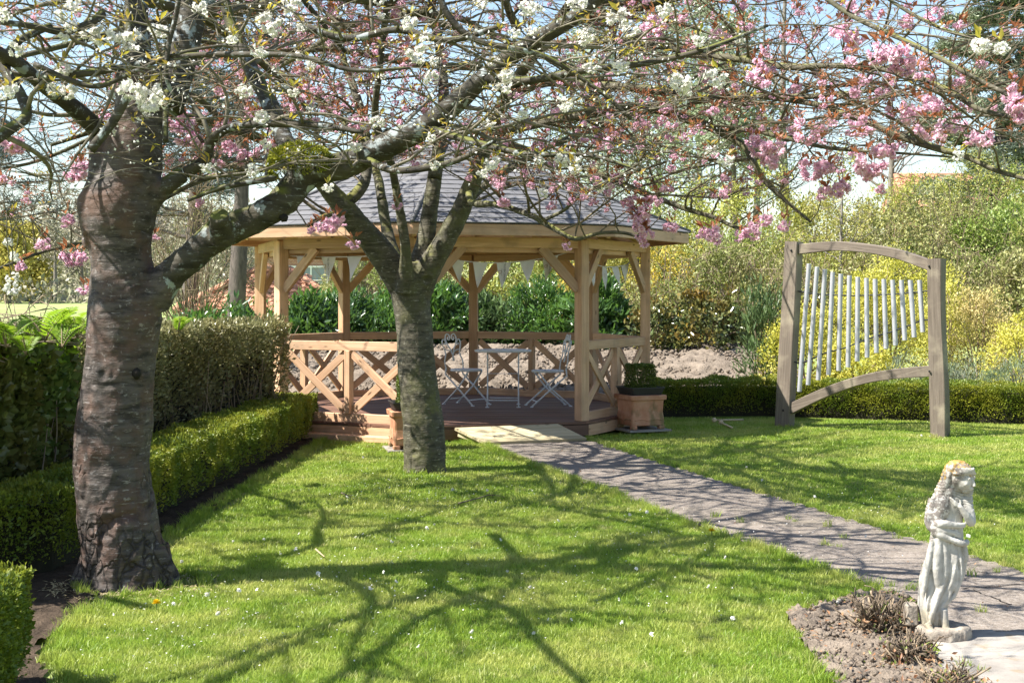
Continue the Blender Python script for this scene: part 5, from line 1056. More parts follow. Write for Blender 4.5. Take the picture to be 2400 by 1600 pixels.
put('roof', mesh('roof', [*e, tp1, tp2], [(0, 1, 5, 4), (1, 2, 5), (2, 3, 4, 5), (3, 0, 4)]), MATS['tile'], ob)
tiled_slope(ob, e[0], e[1], tp2, tp1, 170, 9, 19); tiled_slope(ob, e[1], e[2], tp2, tp2, 60, 9, 14); tiled_slope(ob, e[3], e[0], tp1, tp1, 60, 9, 14)
for a, b in ((e[0], tp1), (e[1], tp2), (tp1, tp2)): put('ridge_tile', quadmesh('ridge_tile', *tube(np.array([a + [0, 0, .06], b + [0, 0, .06]]), .09, 8)), MATS['tile'], ob, smooth_=True)
def house(label, px_, d, wid, dep, eave, ridge, wins, rows, cols, limit, group=None, ridge_along=True):
    c = gp(px_, d); g0 = c[2] - .3; t = thing('house', label, 'house', (c[0], c[1], g0), group)
    put('wall', box(wid, dep, eave, (c[0], c[1], g0 + eave / 2)), MATS['brick'], t); hw, hd = wid / 2 + .25, dep / 2 + .3
    A, B, C, D = [np.array([c[0] + x, c[1] + y, g0 + z]) for x, y, z in ((-hw, -hd, eave), (hw, -hd, eave), (hw, 0, ridge), (-hw, 0, ridge))]; E2, F2 = [np.array([c[0] + x, c[1] + hd, g0 + eave]) for x in (hw, -hw)]
    put('roof', mesh('roof', [A, B, C, D, E2, F2], [(0, 1, 2, 3), (3, 2, 4, 5), (1, 4, 2), (5, 0, 3)]), MATS['tile'], t)
    tiled_slope(t, A, B, C, D, limit, rows, cols); put('ridge_tile', quadmesh('ridge_tile', *tube(np.array([D, C]), .1, 8)), MATS['tile'], t)
    for wx, wz, ww, wh in wins:
        y = c[1] - dep / 2 - .02; x = c[0] + wx; z = g0 + wz; f = [(ww, .06, x, z - wh / 2), (ww, .06, x, z + wh / 2), (ww, .04, x, z + wh * .18)]; ms = [box(a, .07, b, (cx, y, cz)) for a, b, cx, cz in f] + [box(.06, .08, wh + .06, (x + s * ww / 2, y, z)) for s in (-1, 1)] + [box(.05, .075, wh, (x + s, y, z)) for s in ((-ww / 6, ww / 6) if ww > 1 else (0,))]
        bm = bmesh.new()
        for m_ in ms: bm.from_mesh(m_)
        me_ = bpy.data.meshes.new('window'); bm.to_mesh(me_); bm.free(); fr = put('window', me_, MATS['white'], t); put('pane', box(ww - .02, .03, wh - .02, (x, y + .015, z)), MATS['glass'], fr); put('sill', box(ww + .2, .12, .06, (x, y - .06, z - wh / 2 - .065)), MATS['white'], fr)
    return t
house('brick house with a white framed window seen through the left of the gazebo', 740, 52, 3.3, 3.4, 3.25, 3.75, [(-.22, 1.75, 1.75, 1.5)], 6, 12, 0)
house('half hidden house with a pinkish tiled roof among the bushes on the right', 2205, 46, 2.6, 3, 1.6, 2.75, [(-.55, 1.15, .4, .6)], 9, 11, 130)

# ------------------------------------------------------------------ the two cherry trees
def traced(pts, n=None):
    """limb from (column, row, distance, radius in photo pixels)"""
    q = np.array([[*P(a, b, d), r * d / F] for a, b, d, r in pts]); return spline(q, n or max(8, len(pts) * 5))
def floor_row(px):
    """lowest row the crowns hang to, by column: the view under the boughs stays open"""
    return np.interp(px, [-600, 0, 200, 330, 600, 700, 1000, 1100, 1450, 1620, 1800, 1950, 2150, 2400, 3000], [560, 560, 520, 470, 430, 430, 430, 450, 500, 500, 500, 430, 360, 380, 400])
def proj(p): p = np.asarray(p, float); y = np.maximum(p[..., 1], .3); return 1200 + F * p[..., 0] / y, HZ - F * (p[..., 2] - HC) / y
def bend_up(p, d):
    u, v = proj(p)
    if p[1] < 2.8: d[1] = abs(d[1])
    if v > floor_row(u) - 25: d[2] = abs(d[2]) * .6 + .35
    return d
def twigs(limbs, g, l1, l2, sp1, sp2, zmax, r1=.0125, keep=None):
    """branches off the limbs, twigs off the branches; returns tube list and the tips"""
    B, Tw, tips = [], [], []
    def run(b, d, L, r0, n, wob, trop):
        p = [np.asarray(b, float)]; d = unit(d); s = L / n
        for k in range(n):
            d = unit(d + g.normal(0, wob, 3) * [1, 1, .7] + [0, 0, trop - .18 * d[2]]); d = unit(bend_up(p[-1] + d * s * 1.5, d)); p.append(p[-1] + d * s)
        return np.array(p), np.linspace(r0, max(.28 * r0, .0013), n + 1)
    for q, k0 in limbs:
        pts, rad = q[:, :3], q[:, 3]; seg = np.linalg.norm(np.diff(pts, axis=0), axis=1); cum = np.concatenate([[0], np.cumsum(seg)]); upp = k0 < 0; s = .1 * cum[-1] if upp else k0 * cum[-1]
        while s < cum[-1]:
            i = min(np.searchsorted(cum, s), len(pts) - 1); t = unit(pts[i] - pts[i - 1]); h = rdir(1, g)[0] * [1, 1, .45] + [0, 0, .12]; h = unit(h - t * np.dot(h, t) * .8); d = unit(t * g.uniform(.15, .8) + h)
            L = g.uniform(*l1); r0 = min(max(rad[i] * .5, .004), r1 * g.uniform(.6, 1.3)); p, r = run(pts[i], d, L, r0, 9, .17, g.uniform(-.06, .08)); B.append((p, r)); s += sp1 * g.uniform(.5, 1.5) * (1.35 if upp else 1)
            ss = sp2 * g.uniform(.5, 1.5); cl = L / 9
            while ss < L:
                j = min(int(ss / cl) + 1, 9); tt = unit(p[j] - p[j - 1]); h = rdir(1, g)[0] * [1, 1, .7] + [0, 0, .15]; dd = unit(tt * g.uniform(.3, 1) + h * .9); L2 = g.uniform(*l2); p2, r2 = run(p[j], dd, L2, max(r[j] * .55, .0022), 6, .2, g.uniform(-.05, .08)); Tw.append((p2, r2)); ss += sp2 * g.uniform(.4, 1.6) * (2 if upp else 1)
                tips += [(p2[-1], p2[-1] - p2[-2]), (p2[3], rdir(1, g)[0] * .1)]
                if L2 > .3:
                    p3, r3 = run(p2[g.integers(2, 5)], unit(p2[-1] - p2[0]) + rdir(1, g)[0] * .9, L2 * .45, max(r2[3] * .7, .0018), 4, .2, .03); Tw.append((p3, r3)); tips.append((p3[-1], p3[-1] - p3[-2]))
            tips.append((p[-1], p[-1] - p[-2]))
    return B, Tw, tips
def blossom(seed, nf=15, r=.042, pr=.021, flat=.8):
    """one drooping cluster: double flowers of ruffled petals"""
    g = np.random.default_rng(seed); V, T, o = [], [], 0; cs = rdir(nf, g); cs[:, 2] = cs[:, 2] * flat - .25; cs = cs * r * g.uniform(.55, 1.05, (nf, 1))
    for c in cs:
        ax = unit(c + [0, 0, -.01] + g.normal(0, .012, 3)); s = unit(np.cross(ax, [.3, .2, 1])); t = np.cross(ax, s)
        for ring, (m, op, l) in enumerate(((8, 1.15, 1.0), (6, .75, .85), (4, .3, .6))):
            a = np.arange(m) * 2 * np.pi / m + g.uniform(0, 6) + g.normal(0, .15, m); d = (np.cos(a)[:, None] * s + np.sin(a)[:, None] * t) * op + ax * (.55 + .3 * ring) + g.normal(0, .18, (m, 3))
            v, q = leaves(np.repeat(c[None], m, 0), d, np.repeat(ax[None], m, 0) + g.normal(0, .2, (m, 3)), pr * l * g.uniform(.85, 1.15, m), pr * .85 * l, -.3); V.append(v); T.append(q + o); o += len(v)
    return np.vstack(V), np.vstack(T)
def cherry(name, label, trunk_parts, limbs, bark, twigmat, petal, leafm, trace, seed, cfg):
    g = np.random.default_rng(seed); base = cfg['base']; t = thing(name, label, 'tree', base)
    tmp = put('trunk', quadmesh('trunk', *join(trunk_parts))); me = applied(tmp, cfg['vox'], 3); bpy.data.objects.remove(tmp)
    c = coords(me); nn = normals(me); q = np.column_stack([c[:, 0] * 7, c[:, 1] * 7, c[:, 2] * 42]); hor = np.abs(nn[:, 2]) < .75
    low = smooth(c[:, 2], cfg['plate'], .05); amp = cfg['amp']
    disp = amp * (.26 * fbm(q, 3) * hor + .9 * fbm(c * 7, 3) + .55 * fbm(c * 26, 3) - 1.3 * np.maximum(0, .55 - np.abs(fbm(np.column_stack([c[:, 0] * 9, c[:, 1] * 9, c[:, 2] * 3.2]), 2)) * 3) * smooth(vnoise(c * 2.3 + 5), -.1, .4)) - low * amp * 3.2 * np.maximum(0, 1 - np.abs(vnoise(np.column_stack([c[:, 0] * 11, c[:, 1] * 11, c[:, 2] * 3.6])) * 4.5)) + low * amp * 1.6 * vnoise(np.column_stack([c[:, 0] * 16, c[:, 1] * 16, c[:, 2] * 9]))
    for sc_ in cfg.get('scars', []):         # raised callus rims and sunken wounds
        dd = np.linalg.norm((c - sc_[0]) / np.array([sc_[1], sc_[1], sc_[2]]), axis=1); disp += sc_[3] * np.exp(-((dd - .8) / .22) ** 2) - sc_[4] * np.exp(-(dd / .62) ** 2)
    setco(me, c + nn * disp[:, None]); to = put('trunk', me, MATS[bark], t, smooth_=True)
    if cfg.get('split'):
        me.materials.append(MATS[cfg['limbmat']]); u, v = proj(c); pm_ = (u > 388 + 22 * vnoise(c * 9)) & (v < 700); li = np.empty(len(me.loops), np.int32); me.loops.foreach_get('vertex_index', li); ls = np.empty(len(me.polygons), np.int32); me.polygons.foreach_get('loop_start', ls); me.polygons.foreach_set('material_index', pm_[li[ls]].astype(np.int32)); me.update()
    for pts, r in cfg.get('marks', []): put('bark_wound', quadmesh('bark_wound', *tube(pts, r, 7)), MATS['scar'], t, smooth_=True)
    for q, k0 in limbs:
        if not k0 and cfg.get('skip_first', True): pass
        V, Q = tube(q[:, :3], q[:, 3] * (1 + .08 * vnoise(q[:, :3] * 9)), 12); put('limb', quadmesh('limb', V, Q), MATS[cfg['limbmat']], t, smooth_=True)
    for k in range(cfg.get('upper', 0)):  # unseen limbs above the view, added to cast dappled shade on the lawn
        f = cfg['crown']; b = np.array(f[0]) + g.normal(0, 1.15, 3) * [1, 1.2, .25]; a = g.uniform(0, 6.28); dz = g.uniform(.0, .3); L = g.uniform(1.6, f[1]); d = np.array([math.cos(a), math.sin(a), dz]); pts = [b]
        for j in range(6): d = unit(d + g.normal(0, .12, 3) + [0, 0, -.03]); d = unit(bend_up(pts[-1] + d * .4, d)); pts.append(pts[-1] + d * L / 6)
        q = spline(np.column_stack([pts, np.linspace(.040, .011, 7)]), 24); limbs = limbs + [(q, -1)]
        V, Q = tube(q[:, :3], q[:, 3], 8); put('limb', quadmesh('limb', V, Q), MATS[cfg['limbmat']], t, smooth_=True)
    B, Tw, tips = twigs([(q, k) for q, k in limbs], g, cfg['l1'], cfg['l2'], cfg['sp1'], cfg['sp2'], 6)
    vis = lambda p: (-60 < proj(p)[0] < 2460) and (-60 < proj(p)[1] < 900)
    big = sorted(range(len(B)), key=lambda i: -(vis(B[i][0][4]) * B[i][1][0] / max(B[i][0][4][1], 1)))
    for k, i in enumerate(big[:cfg['nb']]): put('branch', quadmesh('branch', *tube(B[i][0], B[i][1], 6)), MATS[twigmat], t, smooth_=True)
    put('twig', quadmesh('twig', *join([tube(*B[i], 5, cap=False) for i in big[cfg['nb']:]] + [tube(p, r, 4, cap=False) for p, r in Tw])), MATS[twigmat], t, kind='stuff', smooth_=True)
    # blossom: traced clusters first, then tips
    allp = np.vstack([p for p, r in Tw] + [p for p, r in B]); pos = []; hang = []
    for px_, py, r, d in trace:
        a = P(px_, py, d); j = np.argmin(((allp - a) ** 2).sum(1)); e = allp[j]; pos.append((a, r * d / F / .05))
        if np.linalg.norm(e - a) < 1.0: m = (a + e) / 2 + g.normal(0, .02, 3) + [0, 0, .03]; hang.append((spline([e, m, a + [0, 0, .015]], 7), np.linspace(.0035, .0018, 7)))
    idx = g.permutation(len(tips)); n0 = 0; extra = []
    for i in idx:
        p, d = tips[i]; u, v = proj(p); dens = cfg['dens'](u, v, p)
        if g.uniform() < dens: extra.append((p - [0, 0, .02], g.uniform(*cfg['size'])))
    prot = []
    for k in range(5):
        v, q = blossom(seed + k, cfg.get('nf', 15)); m = mesh('blossom_cluster', v, q); m.materials.append(MATS[petal]); prot.append((m, v, q))
    cand = pos + extra; score = []
    for a, s in cand: u, v = proj(a); score.append((s / a[1]) if (-30 < u < 2430 and -30 < v < 760) else 0)
    order = np.argsort(-np.array(score)); rest = []; rk = []
    for k, i in enumerate(order):
        a, s = cand[i]; M = Matrix.Translation(Vector(a)) @ Matrix.Rotation(g.uniform(0, 6.28), 4, 'Z') @ Matrix.Rotation(g.normal(0, .35), 4, 'X') @ Matrix.Diagonal((s * g.uniform(.85, 1.15), s * g.uniform(.85, 1.15), s * g.uniform(.8, 1.1), 1))
        if k < cfg.get('ncl', 290) and score[i] > 0: put('blossom_cluster', prot[k % 5][0], None, t, M)
        else: v, q = prot[k % 5][1:]; R3 = np.array(M.to_3x3()); rest.append((v @ R3.T + np.array(M.translation), q))
    if rest: V, Q = join(rest); put('blossom', mesh('blossom', V, Q), MATS[petal], t, kind='stuff')
    if hang: put('pedicel', quadmesh('pedicel', *join([tube(p, r, 4, cap=False) for p, r in hang])), MATS[twigmat], t, kind='stuff')
    # leaves: tufts over each cluster and at the tips
    LP, LD, LN, LL = [], [], [], []
    for a, s in cand:
        m = g.integers(*cfg['tuft']); d = unit(rdir(m, g) * [1, 1, .5] + [0, 0, .75]); LP.append(a + [0, 0, .028 * s] + d * .012 * s + rdir(m, g) * .018 * s); LD.append(d); LL.append(g.uniform(.6, 1.2, m) * .062 * s ** .5 * cfg.get('lf', 1))
    for i in idx[:int(len(idx) * cfg['leafy'])]:
        p, d = tips[i]; m = g.integers(2, 5); LP.append(p + g.normal(0, .008, (m, 3))); LD.append(unit(rdir(m, g) + [0, 0, .5] + d * 3)); LL.append(g.uniform(.5, 1.2, m) * .036 * cfg.get('lf', 1))
    LP, LD, LL = np.vstack(LP), np.vstack(LD), np.concatenate(LL); put('young_leaf', leafmesh('young_leaf', LP, LD, rdir(len(LP), g) * .6 + [0, 0, .8], LL, LL * .38, .3), MATS[leafm], t, kind='stuff')
    if cfg.get('buds'):
        n = cfg['buds']; i = g.integers(0, len(tips), n); p = np.array([tips[k][0] for k in i]) + g.normal(0, .022, (n, 3)); put('bud', leafmesh('bud', p, rdir(n, g), rdir(n, g), .016, .012), MATS[petal], t, kind='stuff')
    return t
def trunk_tube(rows, dfun, sides=28, n=60, yr=.92):
    """trunk from outline rows (row, left column, right column)"""
    q = []
    for py, l, r in rows: d = dfun(py); q.append([*P((l + r) / 2, py, d), (r - l) / 2 * d / F])
    q = spline(q, n); return tube(q[:, :3], q[:, 3], sides)
# large tree on the left, white blossom
D1 = 7.62
t1 = [trunk_tube([(1440, 176, 432), (1395, 198, 404), (1350, 200, 391), (1310, 196, 385), (1230, 187, 367), (1150, 180, 353), (1060, 175, 349), (1000, 181, 354), (921, 192, 357), (851, 201, 362), (780, 204, 371), (728, 207, 378), (658, 214, 364), (605, 214, 354), (560, 205, 356), (526, 194, 361), (470, 200, 368), (420, 232, 376), (351, 245, 378), (281, 266, 382), (210, 277, 392), (160, 290, 402)], lambda y: D1)]
L1big = traced([(352, 700, D1, 50), (395, 648, D1 - .03, 38), (455, 597, D1 - .05, 35), (520, 545, D1 - .05, 37), (590, 515, D1 - .05, 34), (655, 478, D1 - .05, 34), (700, 425, D1, 36), (712, 392, D1, 38)], 40)
t1.append(tube(L1big[:, :3], L1big[:, 3], 20))
t1.append(tube(*[x for x in (lambda q: (q[:, :3], q[:, 3]))(traced([(520, 560, D1 - .1, 30), (520, 525, D1 - .2, 26), (515, 503, D1 - .25, 24)], 8))], 14))          # cut stub on the limb
t1.append(tube(*(lambda q: (q[:, :3], q[:, 3]))(traced([(235, 560, D1, 40), (212, 500, D1 - .05, 30), (232, 420, D1 - .06, 26), (232, 330, D1, 22), (222, 295, D1, 22)], 16)), 14))   # left fork
t1.append(tube(*(lambda q: (q[:, :3], q[:, 3]))(traced([(700, 420, D1, 38), (745, 400, D1, 32), (800, 388, D1, 32), (850, 368, D1, 30)], 14)), 16))
t1.append(tube(*(lambda q: (q[:, :3], q[:, 3]))(traced([(345, 480, D1, 30), (385, 440, D1 - .02, 22), (430, 408, D1, 17)], 10)), 12))
for a0, rr0 in ((200, 30), (392, 26), (300, 34), (250, 26)):
    p0 = P(a0, 1372, D1 - (.12 if a0 in (250, 300) else 0)); p1 = P(a0 + (a0 - 296) * .4, 1412, D1 - (.22 if a0 in (250, 300) else 0)); t1.append(tube(np.array([P(a0 * .6 + 118, 1290, D1), p0, p1]), np.array([.10, .085, .045]), 12))
limbs1 = [
 (traced([(850, 368, 7.6, 30), (920, 335, 7.55, 29), (1000, 296, 7.5, 27), (1070, 240, 7.45, 25), (1135, 182, 7.4, 22), (1230, 110, 7.3, 20), (1345, 42, 7.2, 18), (1440, -40, 7.1, 15)]), .0),
 (traced([(705, 400, 7.62, 30), (668, 330, 7.75, 22), (635, 250, 7.9, 20), (590, 165, 8.1, 17), (545, 70, 8.3, 14), (510, -60, 8.4, 12)]), .3),
 (traced([(322, 215, 7.62, 44), (322, 120, 7.62, 32), (320, 0, 7.7, 28), (330, -180, 7.9, 22), (360, -420, 8.2, 14)]), .3),
 (traced([(385, 250, 7.62, 46), (420, 150, 7.7, 38), (450, 20, 7.8, 34), (480, -160, 8.0, 26), (540, -420, 8.4, 16)]), .3),
 (traced([(225, 300, 7.6, 24), (170, 250, 7.4, 20), (95, 195, 7.1, 17), (30, 140, 6.9, 15), (-80, 90, 6.6, 11)]), .1),
 (traced([(-40, 345, 6.5, 14), (20, 305, 6.6, 14), (62, 270, 6.7, 13), (45, 215, 6.8, 12), (12, 160, 6.9, 12), (40, 100, 7.0, 10), (120, 60, 7.1, 8)]), .1),
 (traced([(440, 403, 7.62, 15), (480, 375, 7.55, 14), (496, 330, 7.5, 12), (545, 298, 7.4, 10), (640, 290, 7.3, 9), (760, 296, 7.2, 8), (850, 310, 7.1, 5)]), .2),
 (traced([(0, 52, 6.2, 7), (80, 62, 6.25, 7), (150, 75, 6.3, 9), (215, 52, 6.35, 9), (240, 32, 6.4, 11)]), .1),
 (traced([(90, 176, 6.6, 9), (200, 172, 6.5, 9), (330, 150, 6.4, 8), (430, 132, 6.3, 7), (560, 128, 6.2, 7), (700, 132, 6.1, 6), (830, 165, 6.0, 5), (960, 160, 6.0, 3)]), .05),
 (traced([(80, 150, 6.3, 6), (170, 190, 6.3, 6), (235, 202, 6.3, 6), (310, 170, 6.3, 5), (420, 125, 6.2, 4), (560, 100, 6.2, 3)]), .05),
 (traced([(425, -40, 6.2, 6), (412, 40, 6.2, 6), (395, 110, 6.2, 6), (392, 190, 6.2, 5), (430, 260, 6.3, 3), (470, 330, 6.3, 2)]), .1),
 (traced([(300, 225, 6.2, 10), (265, 285, 6.2, 11), (212, 352, 6.2, 12)]), 1.1),
 (traced([(390, 215, 7.3, 7), (388, 270, 7.2, 7), (388, 330, 7.1, 6)]), 1.1),
 (traced([(1130, 182, 7.4, 12), (1230, 190, 7.2, 10), (1370, 165, 7.0, 9), (1500, 150, 6.9, 8), (1640, 120, 6.7, 6), (1800, 60, 6.6, 4)]), .05),
 (traced([(1000, 300, 7.5, 10), (1100, 330, 7.2, 8), (1230, 360, 7.0, 7), (1380, 365, 6.9, 5), (1500, 400, 6.8, 3)]), .1),
 (traced([(850, 370, 7.6, 10), (930, 400, 7.3, 8), (1060, 380, 7.1, 7), (1160, 330, 6.9, 5)]), .1),
 (traced([(1020, -30, 6.6, 8), (1060, 50, 6.6, 8), (1130, 100, 6.6, 7), (1270, 130, 6.6, 6), (1400, 210, 6.6, 5), (1480, 280, 6.6, 4)]), .05),
 (traced([(700, 60, 7.0, 9), (820, 90, 6.9, 9), (930, 70, 6.8, 8), (1050, 95, 6.7, 8), (1180, 60, 6.6, 6)]), .05),
 (traced([(560, 430, 7.5, 8), (640, 418, 7.4, 8), (520, 440, 7.4, 6), (440, 470, 7.3, 4)][::-1]), .1),
]
tr1 = [(305, 82, 34, 6.4), (250, 82, 27, 6.4), (210, 78, 22, 6.4), (370, 68, 24, 6.3), (355, 222, 40, 6.2), (308, 205, 30, 6.2), (630, 48, 34, 6.2), (38, 112, 24, 6.2), (685, 8, 24, 6.2), (978, 118, 30, 6.4), (965, 50, 22, 6.5), (728, 152, 16, 6.3), (1448, 40, 32, 6.5), (1370, 78, 28, 6.5), (1355, 2, 26, 6.4), (1450, 152, 26, 6.5), (1600, 190, 34, 6.5), (1675, 178, 28, 6.4), (1184, 196, 24, 6.6), (1325, 235, 22, 6.6), (1010, 178, 20, 6.6), (575, 208, 20, 6.6), (612, 270, 18, 6.6), (622, 335, 16, 6.8), (158, 210, 22, 6.5), (148, 158, 20, 6.5), (28, 672, 22, 6.3), (30, 648, 16, 6.3), (36, 600, 14, 6.3), (884, 282, 18, 6.7), (1318, 370, 20, 6.7), (1262, 372, 16, 6.7), (1348, 372, 18, 6.7), (1132, 402, 16, 6.7), (1155, 380, 18, 6.7), (768, 438, 16, 6.9), (490, 390, 18, 6.9), (592, 398, 18, 6.9), (2296, 102, 24, 6.0), (2345, 110, 22, 6.0), (1700, 372, 20, 6.2), (1668, 350, 16, 6.2), (2245, 362, 14, 6.2), (140, 35, 20, 6.3), (170, 10, 22, 6.3), (10, 30, 20, 6.0), (470, 18, 22, 6.4), (700, 128, 14, 6.5), (1020, 385, 14, 6.8), (1010, 318, 14, 6.8), (1240, 12, 26, 6.4), (1560, 20, 22, 6.3), (165, 60, 18, 6.2), (15, 215, 20, 6.1), (690, 215, 16, 6.6), (20, 565, 14, 6.2)]
def dens1(u, v, p):
    if u > 1750: return .02
    if p[2] > 3.4: return .05
    return (.05 if v < 300 else .03) * (1.0 if u < 900 else .35)
z0 = lambda a, b, d: P(a, b, d)
cherry('white_cherry_tree', 'large white flowering cherry tree with a thick leaning limb, on the left', t1, limbs1, 'bark_white', 'twig_white', 'petal_w', 'young', tr1, 501,
       dict(base=(P(296, 1380, D1)[0], D1, 0), split=True, vox=.0105, amp=.0065, plate=.95, limbmat='bark_limb', l1=(.45, 1.35), l2=(.16, .52), sp1=.175, sp2=.16, nb=240, upper=26, crown=((-2.9, 7.0, 3.9), 3.6), dens=dens1, size=(.45, .8), tuft=(2, 5), leafy=.40, nf=15, buds=4200, lf=.9,
            scars=[(P(236, 878, D1 - .20), .045, .06, .008, .010), (P(262, 880, D1 - .21), .04, .06, .008, .012), (P(285, 868, D1 - .2), .035, .055, .008, .009), (P(262, 915, D1 - .21), .03, .05, .006, .008), (P(232, 1100, D1 - .2), .09, .13, .008, .012), (P(250, 1235, D1 - .2), .07, .10, .008, .01), (P(196, 520, D1 - .05), .09, .16, .014, .01), (P(300, 1290, D1 - .2), .05, .08, .007, .012)],
            marks=[(np.array([P(317, 862, D1 - .125), P(319, 870, D1 - .133), P(320, 878, D1 - .133), P(320, 887, D1 - .125)]), [.014, .026, .026, .014]), (np.array([P(657, 505, D1 - .085), P(665, 511, D1 - .09), P(674, 514, D1 - .085)]), [.014, .026, .014])]))
g = np.random.default_rng(77); cc = P(700, 385, D1 - .05); n = 6500; u = rdir(n, g); p = cc + u * [.165, .115, .10] * g.uniform(.9, 1.06, (n, 1)) * (1 + .22 * vnoise(u * 3))[:, None]; k = p[:, 2] > cc[2] - .05 + .04 * vnoise(p * 20)
mo = thing('moss_cushion', 'bright green moss cushion on the first fork of the leaning limb', 'moss', cc); put('moss', leafmesh('moss', p[k], unit(u[k] + rdir(k.sum(), g) * .6), rdir(k.sum(), g), .017, .009), MATS['moss'], mo, kind='stuff')
# tree in the middle of the lawn, pink blossom
D2 = 12.45
t2 = [trunk_tube([(1125, 938, 1058), (1108, 944, 1050), (1085, 946, 1046), (1000, 944, 1041), (921, 938, 1028), (851, 932, 1020), (781, 929, 1015), (710, 920, 1008), (675, 914, 1008), (640, 918, 1000), (615, 925, 990)], lambda y: D2, 24)]
def tt(pts, n=18, s=14): q = traced(pts, n); return tube(q[:, :3], q[:, 3], s)
t2 += [tt([(950, 680, D2, 36), (918, 628, D2 - .05, 34), (880, 575, D2 - .1, 31), (845, 535, D2 - .15, 29), (812, 496, D2 - .2, 27), (775, 450, D2 - .25, 22), (748, 420, D2 - .3, 18)]),
       tt([(952, 680, D2 - .1, 28), (952, 620, D2 - .2, 15), (948, 560, D2 - .25, 12), (938, 500, D2 - .3, 11), (928, 440, D2 - .3, 10)]),
       tt([(970, 680, D2, 34), (985, 610, D2 + .05, 24), (1000, 550, D2 + .1, 21), (1008, 490, D2 + .1, 19), (1018, 420, D2 + .1, 17)]),
       tt([(975, 690, D2, 36), (1005, 628, D2 - .05, 29), (1040, 570, D2 - .1, 25), (1072, 510, D2 - .1, 23), (1098, 450, D2 - .1, 21), (1122, 390, D2 - .1, 19)]),
       tt([(935, 660, D2 + .1, 28), (920, 590, D2 + .25, 16), (905, 530, D2 + .35, 13), (895, 470, D2 + .4, 12)])]
